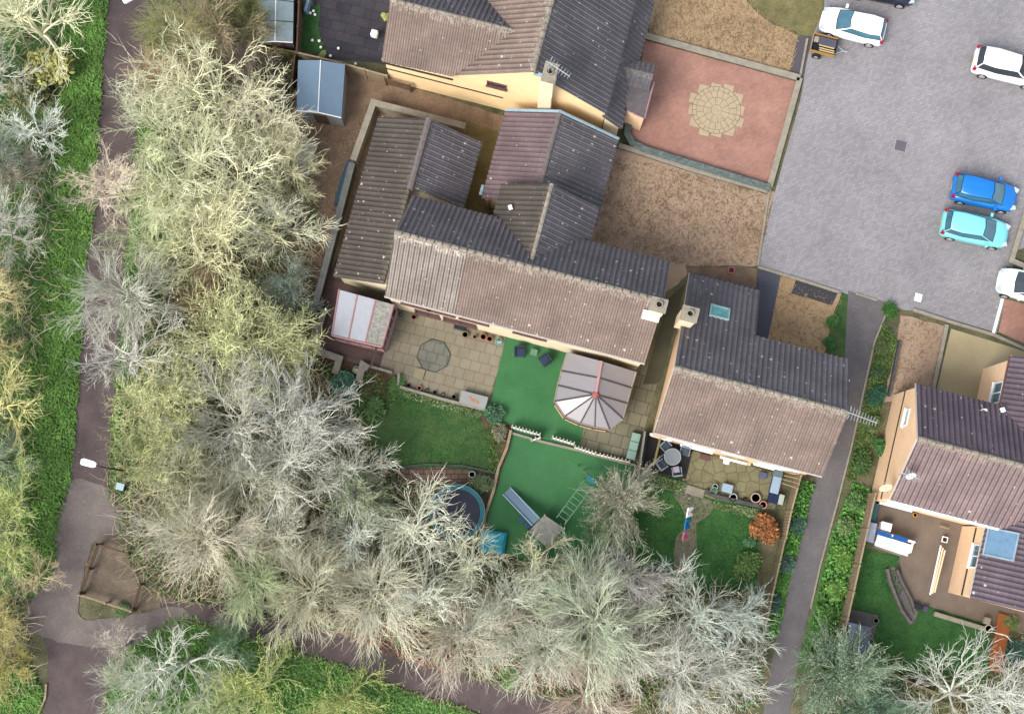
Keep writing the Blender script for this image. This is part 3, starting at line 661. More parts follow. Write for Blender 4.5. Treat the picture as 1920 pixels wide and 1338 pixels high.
bp_ = [W(*q, 2.75) for q in ((1166, 150), (1226, 154), (1209, 222), (1176, 208))]
mb = MB(); mb.prism(bp_, 2.62, 2.75); worldparent(mb.build('roof', mat('grey_felt', K(112, 106, 108), var=.2, fine=.15)), bay)
cb_ = sum(bp_, Vector())/4; mb = MB(); mb.prism([p_+(cb_-p_)*.07 for p_ in bp_], 0, 2.62); worldparent(mb.build('wall', M_PEACH), bay)
mb = MB(); mb.tube([q+Vector((0, 0, .02)) for q in (bp_[1], bp_[2], bp_[3])], .045, 4); worldparent(mb.build('trim', M_PINKF), bay)
# ---------- house 3
R3, R4 = W(1265, 689, 7.5), W(1590, 776, 7.5); R4 = R3+AX*((R4-R3).dot(AX))
d3S = perp_pt(R3, W(1221, 808, 4.8)); d3N = perp_pt(R4, W(1582, 672, 4.8))
h3 = thing('brick_house', 'house with dark rear slope, roof window and cream flank beside the grey alley', 'house', (R3.x, R3.y, 0))
s3a, s3b, n3a, n3b = Sv(R3, d3S, 4.8), Sv(R4, d3S, 4.8), Sv(R3, d3N, 4.8), Sv(R4, d3N, 4.8)
slope([R3, R4, s3b, s3a], M_TILE_S, h3)
R3m = R3+AX*((W(1424, 600, 4.8)-R3).dot(AX)); n3m = Sv(R3m, d3N, 4.8)
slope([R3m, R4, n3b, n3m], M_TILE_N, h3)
nn = (R4-R3).cross(n3b-R4).normalized(); Z0 = onplane(1290, 510, R3, nn); dX = perp_pt(R3, Z0)
x3a = R3+(n3a-R3)*(dX/d3N); x3m = R3m+(n3m-R3m)*(dX/d3N)
slope([R3, R3m, x3m, x3a], M_TILE_N, h3)
ridge(R3, R4, h3, M_RIDGE, .15)
A3, B3 = house_body(R3, R4, s3a, s3b, n3a, n3b, h3, M_PEACH, ins=.12, gab=.3)
for f_, z_, w_ in ((.16, 3.6, 1.5), (.5, 3.6, 1.2), (.84, 3.6, 1.5), (.3, 1.25, 1.8), (.78, 1.25, 1.6)):
    q = A3[0].lerp(B3[0], f_); q.z = z_; window(h3, q, -PX, w_, 1.15, M_UPVC, M_GLASS, 1)
curtain([n3a+AX*.3-dz+PX*-.3, x3a+AX*.3-PX*.3-dz, x3m-AX*.3-PX*.3-dz, n3m-AX*.3-PX*.3-dz], h3, M_PEACH)
b = MB(); b.tube([R3+Vector((0, 0, -.1))+AX*.02, s3a+Vector((0, 0, -.1))+AX*.02], .05, 4); b.tube([R3+Vector((0, 0, -.1)), x3a+Vector((0, 0, -.1))], .05, 4); worldparent(b.build('verge_board', M_GUTTER), h3)
gutter(s3a, s3b, h3, out=PX*-.05); gutter(x3a, x3m, h3, M_DARK)
chimney(1293, 589, 7.4, h3, .8, .7, 3.2)
# roof window
q0 = onplane(1349, 587, R3, nn); upn = nn if nn.z > 0 else -nn
dd = Vector((upn.x, upn.y, 0)).normalized(); dd = (dd-upn*dd.dot(upn)).normalized()
def roofwindow(q0, parent, w_, h_, fm, gm, nrm, dn_):
    ua = nrm.cross(dn_).normalized(); b = MB()
    def bx(cx, cy, sw, sh, h0, h1, mb):
        vs = []
        for hh in (h0, h1):
            for x, y in ((-1, -1), (1, -1), (1, 1), (-1, 1)): vs.append(q0+ua*(cx+x*sw/2)+dn_*(cy+y*sh/2)+nrm*hh)
        mb.add(vs, [[3, 2, 1, 0], [4, 5, 6, 7], [0, 1, 5, 4], [1, 2, 6, 5], [2, 3, 7, 6], [3, 0, 4, 7]])
    f = .1
    bx(0, -h_/2+f/2, w_, f, 0, .14, b); bx(0, h_/2-f/2, w_, f, 0, .14, b); bx(-w_/2+f/2, 0, f, h_-2*f, 0, .14, b); bx(w_/2-f/2, 0, f, h_-2*f, 0, .14, b)
    o = b.build('roof_window', fm); worldparent(o, parent)
    g_ = MB(); bx(0, 0, w_-2*f, h_-2*f, .02, .09, g_); p = g_.build('pane', gm); p.parent = o
    return o
roofwindow(q0, h3, 1.15, 1.0, mat('pale_teal_frame', K(170, 205, 205), rough=.5), mat('skylight_glass', K(120, 190, 190), rough=.15, var=.35, scale=1.5), upn, dd)
# ---------- house 4 (right)
R5 = W(1722, 822, 7.5); R6 = R5+AX*9
d4S = perp_pt(R5, W(1664, 935, 4.8)); d4N = perp_pt(R5, W(1717, 719, 4.8))
h4 = thing('brick_house', 'peach-walled house with pink-brown corrugated tiles at the right edge', 'house', (R5.x, R5.y, 0))
s4a, s4b, n4a, n4b = Sv(R5, d4S, 4.8), Sv(R6, d4S, 4.8), Sv(R5, d4N, 4.8), Sv(R6, d4N, 4.8)
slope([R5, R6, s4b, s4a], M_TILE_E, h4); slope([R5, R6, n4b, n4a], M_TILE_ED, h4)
ridge(R5, R6, h4, M_RIDGE, .15)
A4, B4 = house_body(R5, R6, s4a, s4b, n4a, n4b, h4, M_PEACH, ins=.12, gab=.12)
for f_, z_, w_ in ((.12, 3.35, 1.4), (.34, 3.35, 1.2), (.16, 1.2, 1.8)):
    q = A4[0].lerp(B4[0], f_); q.z = z_; window(h4, q, -PX, w_, 1.15, M_UPVC, M_GLASS, 1)
b = MB(); b.tube([R5-AX*.02+Vector((0, 0, -.08)), s4a-AX*.02+Vector((0, 0, -.08))], .06, 4); b.tube([R5-AX*.02+Vector((0, 0, -.08)), n4a-AX*.02+Vector((0, 0, -.08))], .06, 4); worldparent(b.build('verge_board', M_GUTTER), h4)
gutter(s4a, s4b, h4, M_UPVC, out=PX*-.06, r=.08)
q = (n4a+s4a)/2; wallN = -AX
wc = A4[0]+(A4[2]-A4[0])*((W(1694, 781, 3.9)-A4[0]).dot(PX)/((A4[2]-A4[0]).dot(PX))); wc.z = 3.9
window(h4, wc, -AX, 1.0, .75, M_UPVC, M_GLASSB, 0)
mb = MB(); c = (A4[0]+A4[2])/2; mb.box((c.x-AX.x*.01, c.y-AX.y*.01, 2.45), ((A4[2]-A4[0]).length, .07, .1), GRID+math.pi/2); worldparent(mb.build('band_course', M_DARK), h4)
# white boards under the south eaves
mb = MB(); c = (A4[0]+B4[0])/2; mb.box((c.x-PX.x*.1, c.y-PX.y*.1, 4.35), ((B4[0]-A4[0]).length, .28, .35), GRID); worldparent(mb.build('fascia_board', M_UPVC), h4)
# front dormer wing
D1 = W(1880, 757, 6.9); e1 = W(1862, 678, 4.8)
dR = D1; dz4 = 4.8
D0 = Sv(R5, d4N, 4.8)+AX*((W(1876, 760, 4.8)-R5).dot(AX))
gA = D0+PX*2.9
k1 = gA+AX*0; k1.z = 4.8; kk = k1+AX*2.6; kk.z = 7.2; k3 = k1+AX*5.2; k3.z = 4.8
slope([kk, kk-PX*5, k1-PX*5, k1], M_TILE_ED, h4); slope([kk, kk-PX*5, k3-PX*5, k3], M_TILE_ED, h4)
curtain([k1+AX*.15-PX*.15-dz, kk-PX*.15-dz, k3-PX*.15-dz, k3-PX*4, kk-PX*4-dz, k1+AX*.15-PX*4-dz], h4, M_PEACH)
mb = MB(); mb.tube([k1-PX*.05+AX*-.05+Vector((0, 0, -.05)), k1-PX*2.9+AX*-.05+Vector((0, 0, -.05))], .07, 5); worldparent(mb.build('gutter', M_BROWNF), h4)
q = k1+AX*.13-PX*2.0; q.z = 3.4; window(h4, q, -AX, 1.3, 1.5, M_UPVC, M_GLASSB, 1)
# south extension wing
E0 = W(1852, 992, 4.3)
eS0 = Sv(R5, d4S, 4.2)+AX*((W(1848, 985, 4.2)-R5).dot(AX)); eS1 = eS0-PX*((eS0-W(1785, 1112, 4.2)).dot(PX))
er0, er1 = eS0+AX*3.4+PX*1.0, eS1+AX*3.4; er0.z = er1.z = 6.9
slope([er0, er1, eS1, eS0+PX*1.0], M_TILE_ED, h4); slope([er0, er1, eS1+AX*6.8, eS0+AX*6.8+PX*1.0], M_TILE_ED, h4)
ridge(er0, er1, h4, M_RIDGE_P)
curtain([eS0+AX*.12-dz, eS1+AX*.12+PX*.15-dz, er1+PX*.15-dz, eS1+AX*6.6+PX*.15-dz, eS0+AX*6.6-dz, er0-dz-PX], h4, M_PEACH)
gutter(eS0, eS1, h4, M_GUTTER)
mb = MB(); c = (eS0+eS1)/2+AX*.1; mb.box((c.x, c.y, 2.5), ((eS1-eS0).length-.2, .08, .1), GRID+math.pi/2); worldparent(mb.build('band_course', M_DARK), h4)
q = eS0.lerp(eS1, .42)+AX*.12; q.z = 3.3; window(h4, q, -AX, 1.35, 1.25, M_UPVC, M_GLASSB, 1)
nE = (er1-er0).cross(eS1-er1).normalized(); nE = nE if nE.z > 0 else -nE
q0 = onplane(1878, 1020, er0, nE); d_ = Vector((nE.x, nE.y, 0)).normalized(); d_ = (d_-nE*d_.dot(nE)).normalized()
roofwindow(q0, h4, 1.6, 1.75, mat('grey_metal_frame', K(165, 185, 200), rough=.4), mat('skylight_blue', K(120, 160, 190), rough=.2, var=.15), nE, d_)
# ------------------------------------------------------------------ bare trees, bushes, conifers
def rnd(a, b): return random.uniform(a, b)
def branch(mb, p, d, L, r, lev, maxlev, cfg, rng):
    n = cfg['seg'][lev]; pts = [p.copy()]; rs = [r]; q = p.copy(); dv = d.copy()
    for i in range(n):
        dv = dv+Vector((rng.uniform(-1, 1), rng.uniform(-1, 1), rng.uniform(-1, 1)))*cfg['wig'][lev]
        dv.z += cfg['up'][lev]; dv.normalize()
        q = q+dv*(L/n); pts.append(q.copy()); rs.append(r*(1-.75*(i+1)/n))
    mb.tube(pts, rs, 3 if lev > 1 else 4, cap=False)
    if lev >= maxlev: return
    k = cfg['kids'][lev]; k = max(1, int(k+rng.uniform(-.5, .5)+.5))
    for j in range(k):
        t = cfg['t0'][lev]+(1-cfg['t0'][lev])*(j+rng.random()*.8)/k
        x = t*n; i = min(n-1, int(x)); f = x-i; b0 = pts[i].lerp(pts[i+1], f); dd = (pts[i+1]-pts[i]).normalized()
        ax = dd.orthogonal().normalized(); ax.rotate(__import__('mathutils').Quaternion(dd, rng.uniform(0, 6.283)))
        nd = (dd+ax*rng.uniform(*cfg['spread'])).normalized(); nd.z = nd.z*cfg['flat']+cfg['lift']; nd.normalize()
        branch(mb, b0, nd, L*rng.uniform(*cfg['ratio']), max(cfg['rmin'], r*(1-.6*t)*.62), lev+1, maxlev, cfg, rng)
BASE = dict(seg=[5, 5, 4, 3], wig=[.13, .17, .22, .26], up=[.05, .02, .02, .03], kids=[7, 6, 4, 0], t0=[.22, .15, .15, 0],
            spread=(.3, .72), flat=.75, lift=.12, ratio=(.42, .68), rmin=.022)
def tree_proto(seed, R0=3.5, Ht=8.0, limbs=10, leaves=0, leafsize=.12, th=2.2, maxlev=3, **kw):
    """meshes of a trunk and a crown, base at the origin; crown radius R0"""
    rng = random.Random(seed); cfg = dict(BASE); cfg.update(kw)
    tr = MB(); tr.tube([(0, 0, -.2), (.05, 0, th*.5), (rng.uniform(-.1, .1), rng.uniform(-.1, .1), th), (0, 0, Ht*.55)], [.24, .19, .15, .08], 7)
    mb = MB()
    for i in range(limbs):
        a = 6.283*(i*.618+rng.uniform(-.06, .06)); e = R(rng.uniform(18, 55)) if i % 3 else R(rng.uniform(60, 85))
        d = Vector((math.cos(a)*math.cos(e), math.sin(a)*math.cos(e), math.sin(e)))
        z0 = th*rng.uniform(.75, 1.0)+(Ht*.3*rng.random() if i % 3 == 0 else 0)
        L = (R0*1.02)/max(.55, math.cos(e)); L = min(L, (Ht-z0)*1.25)
        branch(mb, Vector((0, 0, z0)), d, L*rng.uniform(.8, 1.08), .11*cfg.get('thick', 1), 0, maxlev, cfg, rng)
    rr_ = sorted(math.hypot(v[0], v[1]) for v in mb.v); kx = R0/rr_[int(len(rr_)*.94)]
    zz_ = sorted(v[2] for v in mb.v); kz = Ht/zz_[int(len(zz_)*.98)]
    mb.v = [(v[0]*kx, v[1]*kx, v[2]*kz) for v in mb.v]
    tr.v = [(v[0], v[1], v[2]*kz) for v in tr.v]
    tm = tr.build('trunk', M_TWIG); cm = mb.build('crown', M_TWIG); lm = None
    if leaves:
        lf = MB(); vs = mb.v
        for i in range(leaves):
            v = Vector(rng.choice(vs))+Vector((rng.uniform(-1, 1), rng.uniform(-1, 1), rng.uniform(-.6, .6)))*.16
            leafq(lf, v, leafsize*rng.uniform(.6, 1.3), rng)
        lm = lf.build('foliage', M_LEAF)
    res = []
    for o in (tm, cm, lm):
        if o is None: res.append(None); continue
        res.append(o.data); bpy.data.objects.remove(o)
    return res
def leafq(mb, v, s, rng, up=.5):
    n = Vector((rng.uniform(-1, 1), rng.uniform(-1, 1), rng.uniform(0, 1)+up)).normalized()
    a = n.orthogonal().normalized(); a.rotate(__import__('mathutils').Quaternion(n, rng.uniform(0, 6.283))); b = n.cross(a)
    mb.add([v+a*s, v+b*s*.45, v-a*s, v-b*s*.45], [[0, 1, 2, 3]])
def bush_proto(seed, n=1500, leaf=.1, lumps=6, hgt=1.0, stems=14):
    """unit-radius leafy shrub built of many leaves on lumpy shells, plus stems"""
    rng = random.Random(seed); lf = MB(); st = MB(); C = []
    for i in range(lumps):
        a = rng.uniform(0, 6.283); r = rng.uniform(0, .55) if i else 0
        C.append((Vector((r*math.cos(a), r*math.sin(a), hgt*rng.uniform(.35, .6))), rng.uniform(.35, .6)))
    for i in range(n):
        c, r = rng.choice(C); d = Vector((rng.gauss(0, 1), rng.gauss(0, 1), rng.gauss(0, 1)+.4)).normalized()
        v = c+Vector((d.x*r, d.y*r, d.z*r*.9))*rng.uniform(.55, 1.12)
        if v.z < .02: v.z = rng.uniform(.02, .2)
        leafq(lf, v, leaf*rng.uniform(.6, 1.4), rng, .3)
    for i in range(stems):
        a = rng.uniform(0, 6.283); c, r = rng.choice(C); e = c+Vector((math.cos(a), math.sin(a), .5))*r*rng.uniform(.6, 1.1)
        st.tube([(0, 0, 0), tuple(e*.5+Vector((0, 0, .1))), tuple(e)], [.03, .022, .01], 3, cap=False)
    a, b = lf.build('foliage', M_LEAF), st.build('stem', M_TWIG); r = (b.data, a.data)
    bpy.data.objects.remove(a); bpy.data.objects.remove(b); return r
PROTO = {}
PROTO['bare'] = [tree_proto(s, limbs=11) for s in (11, 12, 13, 14)]
PROTO['curly'] = [tree_proto(s, limbs=12, wig=[.2, .3, .38, .42], up=[.02, 0, .0, .02], kids=[7, 6, 4, 0], spread=(.35, .85), ratio=(.4, .62)) for s in (21, 22, 23)]
PROTO['droop'] = [tree_proto(s, limbs=14, Ht=7.5, wig=[.12, .12, .14, .2], up=[-.04, -.05, -.05, -.05], spread=(.25, .6), ratio=(.5, .75), rmin=.021) for s in (31, 32, 33)]
PROTO['bold'] = [tree_proto(s, limbs=9, wig=[.2, .24, .3, .3], kids=[6, 6, 3, 0], rmin=.027, thick=1.2) for s in (41, 42)]
PROTO['willow'] = [tree_proto(s, R0=3.5, Ht=6.5, limbs=13, leaves=4200, leafsize=.07, wig=[.2, .3, .4, .5], kids=[7, 6, 4, 0]) for s in (51, 52)]
PROTO['sparse'] = [tree_proto(s, R0=3.5, Ht=6.5, limbs=10, leaves=1500, leafsize=.09, wig=[.2, .3, .36, .4], kids=[6, 5, 3, 0], spread=(.4, .9)) for s in (55, 56)]
PROTO['feather'] = [tree_proto(s, R0=2.4, Ht=5.5, limbs=44, th=1.2, leaves=4200, leafsize=.06, thick=.6, wig=[.1, .12, .16, .2], up=[-.02, 0, 0, 0], spread=(.2, .5), kids=[9, 5, 2, 0], maxlev=2, ratio=(.3, .5), rmin=.02) for s in (61, 62)]
PROTO['bush'] = [bush_proto(s) for s in (71, 72, 73)]
def put(o, me, par, col):
    ob = bpy.data.objects.new(o, me); COL.objects.link(ob); ob.parent = par; ob.color = col; return ob
cnt = {}
def C_(r, g, b, k=.74): return (lin(r)*k, lin(g)*k, lin(b)*k, 1)
CREAM, GREY, GREEN_Y, PINKG, WHITEB, OLIVE, TANB, PALEG = C_(232, 226, 192), C_(202, 200, 190), C_(208, 208, 150), C_(205, 184, 172), C_(238, 240, 232), C_(172, 172, 120), C_(208, 188, 154), C_(190, 198, 170)
def tree(px, py, rpx, kind, col, label, leafcol=None, zc=None, idx=None, name='bare_tree', cat='tree', group='bare trees round the gardens'):
    """px,py is where the crown's middle shows; rpx its radius in photo pixels"""
    col = (col[0]*.97, col[1]*1.01, col[2]*.95, 1)
    cnt[kind] = cnt.get(kind, -1)+1; pr = PROTO[kind][(cnt[kind] if idx is None else idx) % len(PROTO[kind])]
    r0 = 2.4 if kind == 'feather' else 3.5
    s = rpx/31.5/r0; zc = (4.6 if kind != 'feather' else 3.0)*min(1.15, max(.5, s)) if zc is None else zc
    p = W(px, py, zc); t = thing(name, label, cat, (p.x, p.y, 0), rnd(0, 6.28), group)
    sz = min(1.25, max(.45, s))
    for nm, me, c in (('trunk', pr[0], tuple(x*.75 for x in col[:3])+(1,)), ('crown', pr[1], col), ('foliage', pr[2] if len(pr) > 2 else None, leafcol or col)):
        if me is None: continue
        o = put(nm, me, t, c); o.scale = (s*rnd(.94, 1.06), s*rnd(.94, 1.06), sz)
    return t
def bush(px, py, rpx, col, label, hs=.8, name='shrub', cat='shrub', group='garden shrubs', z=.5, sy=1.0):
    gy = sum(col[:3])/3; col = tuple(c*.78+gy*.22 for c in col[:3])+(1,)
    cnt['b'] = cnt.get('b', -1)+1; pr = PROTO['bush'][cnt['b'] % 3]; s = rpx/31.5
    p = W(px, py, z*hs); t = thing(name, label, cat, (p.x, p.y, 0), rnd(0, 6.28), group)
    for nm, me, c in (('stem', pr[0], C_(150, 130, 100)), ('foliage', pr[1], col)):
        o = put(nm, me, t, c); o.scale = (s, s*sy, max(.25, s*hs))
    return t
T = tree
# far left, beyond the grass strip
T(43, 25, 116, 'bold', CREAM, 'cream branched tree in the top left corner over the grass')
T(-22, 120, 65, 'bare', GREY, 'grey bare tree at the left edge below the corner tree')
bush(92, 125, 62, C_(176, 176, 84), 'mustard yellow bush between the corner tree and the white-twigged tree', .9, name='bush', cat='bush')
bush(60, 175, 50, C_(128, 132, 76), 'olive bush just above the white-twigged tree on the left', .9, name='bush', cat='bush')
T(53, 235, 63, 'bold', WHITEB, 'small white-twigged tree left of the brown path, upper part', zc=3)
T(-17, 290, 65, 'bare', C_(140, 150, 138), 'dull grey-green tree on the left edge beside the white-twigged tree')
T(18, 320, 57, 'droop', C_(165, 155, 145), 'grey-brown feathery tree under the white-twigged tree')
T(-2, 425, 74, 'bare', GREY, 'grey tree with few long limbs at the left edge, half way down')
T(-22, 545, 65, 'curly', C_(222, 206, 158), 'straw-coloured tree at the left edge above the middle')
T(-27, 640, 69, 'curly', C_(190, 178, 130), 'sandy bare tree at the left edge at mid height')
T(-17, 755, 83, 'bold', C_(224, 216, 152), 'pale yellow tree at the left edge level with the grey-purple crown')
T(-12, 860, 60, 'droop', C_(150, 165, 140), 'dull green bare tree at the left edge above the leafing ones')
T(13, 945, 79, 'sparse', GREEN_Y, 'yellow-green leafing tree on the left edge beside the grey path', leafcol=C_(120, 150, 62))
T(-2, 1035, 69, 'sparse', GREEN_Y, 'leafing tree at the left edge where the paths meet', leafcol=C_(134, 158, 70))
T(48, 1085, 48, 'bold', TANB, 'small sparse tan tree overhanging the path junction', zc=3)
T(-12, 1160, 55, 'curly', C_(196, 184, 128), 'tawny bare tree at the left edge below the junction')
T(3, 1250, 55, 'sparse', C_(190, 176, 118), 'yellow-brown tree at the lower left edge', leafcol=C_(156, 150, 78))
# strip right of the brown path
T(330, 50, 75, 'droop', OLIVE, 'olive feathery tree at the top right of the brown path')
T(410, 60, 90, 'droop', C_(178, 160, 130), 'buff feathery tree at the top between path and shed')
T(455, 30, 60, 'willow', C_(130, 128, 88), 'dark olive tree against the panelled shed', leafcol=C_(96, 104, 62))
T(285, 125, 55, 'droop', C_(202, 172, 140), 'small tan-pink tree leaning over the brown path near the top', zc=3)
T(460, 135, 65, 'droop', C_(150, 132, 122), 'purple-brown thicket tree below the panelled shed', zc=3)
T(380, 170, 118, 'curly', CREAM, 'cream tree, northernmost of the large crown cluster')
T(305, 230, 90, 'curly', C_(214, 214, 184), 'cream-green tree at the upper left of the large crown cluster')
T(485, 225, 90, 'curly', C_(222, 214, 188), 'cream tree beside the blue-roofed shed')
T(208, 350, 74, 'curly', C_(226, 206, 192), 'pinkish tree reaching over the brown path')
T(310, 345, 110, 'curly', C_(214, 214, 172), 'cream-green tree in the middle left of the large cluster')
T(430, 330, 125, 'curly', CREAM, 'broad cream tree in the heart of the large cluster')
T(540, 310, 72, 'bare', C_(214, 208, 172), 'cream tree reaching over the bare yard by the wall')
T(525, 410, 88, 'bold', C_(216, 214, 190), 'cream tree with long right-hand limbs beside the dark garden wall')
T(400, 450, 110, 'curly', C_(218, 212, 172), 'warm cream tree at the foot of the large cluster')
T(285, 450, 75, 'curly', C_(200, 206, 164), 'pale green-cream tree at the lower left of the large cluster')
T(235, 550, 100, 'droop', C_(212, 208, 196), 'grey fan-shaped tree spreading over the brown path')
T(230, 660, 105, 'bold', C_(204, 198, 192), 'sparse grey tree with limbs crossing the brown path')
T(540, 540, 60, 'bare', C_(150, 162, 148), 'grey-green tree beside the wooden walled deck')
T(380, 565, 60, 'droop', C_(172, 148, 122), 'small brown thicket between cream and yellow crowns', zc=2.5)
T(450, 640, 115, 'willow', C_(212, 210, 160), 'large yellow-green leafing tree beside the deck', leafcol=C_(176, 180, 132))
T(525, 670, 62, 'willow', C_(206, 202, 148), 'smaller yellow tree touching the deck corner', leafcol=C_(174, 174, 126))
T(300, 745, 95, 'willow', C_(210, 208, 158), 'yellow-green tree right of the brown path above the lamp', leafcol=C_(172, 176, 128))
T(285, 850, 75, 'willow', C_(196, 196, 146), 'yellow-green tree beside the lamp post', leafcol=C_(154, 162, 112))
T(340, 900, 90, 'curly', C_(176, 172, 142), 'grey-olive tree below the leafing ones')
T(446, 790, 110, 'bare', C_(196, 192, 180), 'grey-purple tree in the upper left of the grey crowns')
T(576, 775, 100, 'bare', C_(206, 202, 196), 'grey tree beside the dark lawn')
T(536, 870, 105, 'bare', C_(208, 204, 194), 'grey tree in the middle of the grey crowns')
T(450, 900, 95, 'droop', C_(186, 182, 160), 'buff-grey tree left of the middle grey crown')
T(661, 880, 75, 'bold', C_(206, 204, 192), 'grey tree with a long limb over the brick path')
T(660, 930, 60, 'feather', C_(170, 178, 146), 'rounded pale green tree among the grey crowns', leafcol=C_(160, 170, 138), zc=5)
T(385, 1010, 96, 'droop', C_(226, 216, 198), 'cream-pink tree fanning left toward the fenced plot')
T(540, 1000, 82, 'bare', C_(196, 190, 172), 'grey-brown tree south of the middle grey crown')
T(650, 1010, 62, 'bold', WHITEB, 'white-twigged tree among the lower grey crowns', zc=5)
T(775, 990, 92, 'bold', C_(226, 224, 206), 'pale tree with limbs reaching over the trampoline')
T(480, 1090, 78, 'droop', C_(188, 198, 158), 'green-cream tree near the fenced plot')
T(580, 1110, 95, 'droop', C_(208, 200, 176), 'buff tree hanging over the lower path')
T(700, 1110, 105, 'droop', C_(212, 206, 186), 'cream tree south of the white-twigged one')
T(790, 1105, 95, 'bold', C_(222, 222, 208), 'white-grey tree below the trampoline tree')
T(880, 1060, 73, 'bold', C_(226, 222, 198), 'cream tree whose twigs cross the blue tarpaulin')
T(870, 1190, 95, 'droop', C_(206, 194, 180), 'pinkish-grey tree over the lower path')
T(960, 1140, 95, 'bare', C_(206, 206, 188), 'grey-cream tree left of the large central bottom tree')
T(1010, 1050, 69, 'bold', C_(222, 216, 182), 'cream tree reaching over the play platform')
T(1095, 1095, 66, 'bare', C_(196, 196, 180), 'grey tree just south of the turf garden')
T(1120, 1165, 118, 'droop', C_(208, 214, 188), 'large radiating grey-green tree at the bottom middle')
T(1175, 1085, 71, 'bare', C_(198, 190, 188), 'grey-mauve tree at the corner of the right-hand lawn')
T(1030, 1215, 80, 'droop', C_(220, 216, 204), 'pale fan-shaped tree near the bottom green tuft')
T(1190, 1220, 85, 'droop', C_(214, 208, 200), 'grey tree between the bottom middle and right crowns')
T(1310, 1150, 92, 'bold', C_(206, 210, 200), 'grey tree with crooked limbs below the right-hand lawn')
T(1395, 1160, 62, 'bare', C_(196, 202, 196), 'blue-grey tree beside the wooden fence')
T(1285, 1265, 95, 'bare', C_(212, 208, 200), 'grey tree second from the right at the bottom')
T(1358, 1258, 73, 'bare', C_(214, 214, 206), 'grey tree rightmost of the bottom row beside the alley')
T(1100, 1310, 80, 'droop', C_(204, 182, 170), 'pinkish twiggy tree at the bottom edge, centre')
T(330, 1250, 100, 'bold', C_(214, 214, 200), 'white-grey tree beside the lower path junction')
T(250, 1300, 75, 'bare', C_(206, 206, 186), 'grey tree in the bottom left by the brown path')
T(430, 1215, 55, 'bare', C_(128, 156, 124), 'sparse green-grey tree over the triangle of grass')
T(480, 1290, 80, 'sparse', C_(200, 202, 142), 'yellow-green leafing tree at the bottom edge', leafcol=C_(150, 166, 84))
T(400, 1330, 69, 'curly', C_(190, 196, 150), 'green-cream tree at the bottom edge left of the yellow one')
T(640, 1320, 80, 'sparse', C_(190, 190, 128), 'sparse olive leafing tree at the bottom edge below the path', leafcol=C_(132, 150, 80))
T(215, 1215, 48, 'bold', C_(212, 200, 190), 'bare pinkish sapling over the brown lower path', zc=3)
# right part
T(1168, 940, 70, 'feather', C_(176, 174, 158), 'feathery grey-brown tree beside the turf garden', leafcol=C_(150, 146, 122))
T(1140, 1005, 44, 'feather', C_(140, 164, 120), 'feathery grey-green tree at the foot of the turf', leafcol=C_(124, 150, 108))
T(1590, 1262, 84, 'feather', C_(140, 156, 130), 'grey-green conifer between the alley and the orange deck', leafcol=C_(128, 148, 124), zc=4)
T(1640, 1330, 65, 'feather', C_(120, 144, 118), 'dark grey-green conifer at the bottom edge', leafcol=C_(104, 134, 112))
T(1815, 1310, 108, 'bold', C_(214, 214, 206), 'white-branched tree at the bottom right of the gardens')
T(1905, 1320, 70, 'bold', C_(216, 214, 210), 'grey tree in the bottom right corner')
# shrubs
B = bush
B(1437, 985, 36, C_(196, 122, 50, .62), 'round orange-red bush by the wooden fence', 1.0)
B(1408, 1018, 16, C_(86, 140, 88), 'small bright green bush beside the orange one', .9)
B(1400, 1065, 34, C_(92, 128, 52), 'yellow-green shrub below the orange bush', .7)
B(650, 716, 34, C_(84, 138, 104), 'blue-green bush beside the planter walls', .8)
B(700, 770, 32, C_(92, 130, 62), 'green border shrub left of the dark lawn', .6)
B(745, 725, 22, C_(86, 132, 62), 'green shrub at the corner of the patio', .6)
B(925, 780, 26, C_(74, 120, 84), 'strappy green plant at the patio corner by the turf', .8)
B(940, 808, 24, C_(130, 128, 98), 'grey-brown shrub on the timber edge beside the turf', .7)
B(905, 905, 26, C_(104, 124, 82), 'grey-green shrub beside the trampoline rim', .8)
B(960, 1272, 26, C_(112, 158, 62), 'bright green tuft at the bottom beside the path', .6)
B(1455, 900, 18, C_(112, 136, 84), 'small shrub by the terracotta pot', .5)
B(1672, 582, 20, C_(66, 122, 40), 'clipped green shrub at the mouth of the alley', .9)
B(1655, 655, 18, C_(96, 116, 60), 'olive plant at the top of the alley border', .6)
B(1648, 700, 18, C_(70, 104, 64), 'dark plant in the alley border', .6)
B(1645, 740, 24, C_(52, 108, 80), 'dark teal shrub in the alley border beside the tan lawn', .7)
B(1634, 790, 22, C_(100, 122, 66), 'yellowish shrub in the border under the aerial', .7)
B(1655, 842, 26, C_(70, 128, 60), 'spiky green shrub against the peach wall', 1.0)
B(1618, 870, 28, C_(74, 112, 52), 'green shrub below the spiky one', .8)
B(1600, 940, 26, C_(92, 136, 66), 'green shrub beside the top of the right-hand fence', .8)
B(1590, 985, 26, C_(108, 142, 72), 'leafy shrub half way along the right-hand fence', .8)
B(1576, 1045, 28, C_(116, 168, 52), 'bright lime shrub beside the alley', .8)
B(1565, 1100, 28, C_(112, 164, 58), 'lime green shrub lower down the alley', .8)
B(1552, 1150, 26, C_(96, 150, 62), 'green shrub at the lower end of the alley border', .8)
B(1497, 985, 22, C_(72, 116, 92), 'blue-green climber on the outside of the wooden fence', .9)
B(1470, 1060, 24, C_(76, 116, 96), 'blue-green ivy mass beside the alley', .8)
B(1455, 1130, 24, C_(68, 108, 88), 'dark ivy mass at the lower end of the fence', .8)
B(1562, 600, 16, C_(74, 132, 52), 'bright green hedge plant beside the bordered lawn', .8)
B(1558, 640, 16, C_(66, 128, 60), 'bright green hedge plant by the dark roof', .8)
B(1898, 1170, 22, C_(110, 130, 66), 'green shrub right of the orange deck', .6)
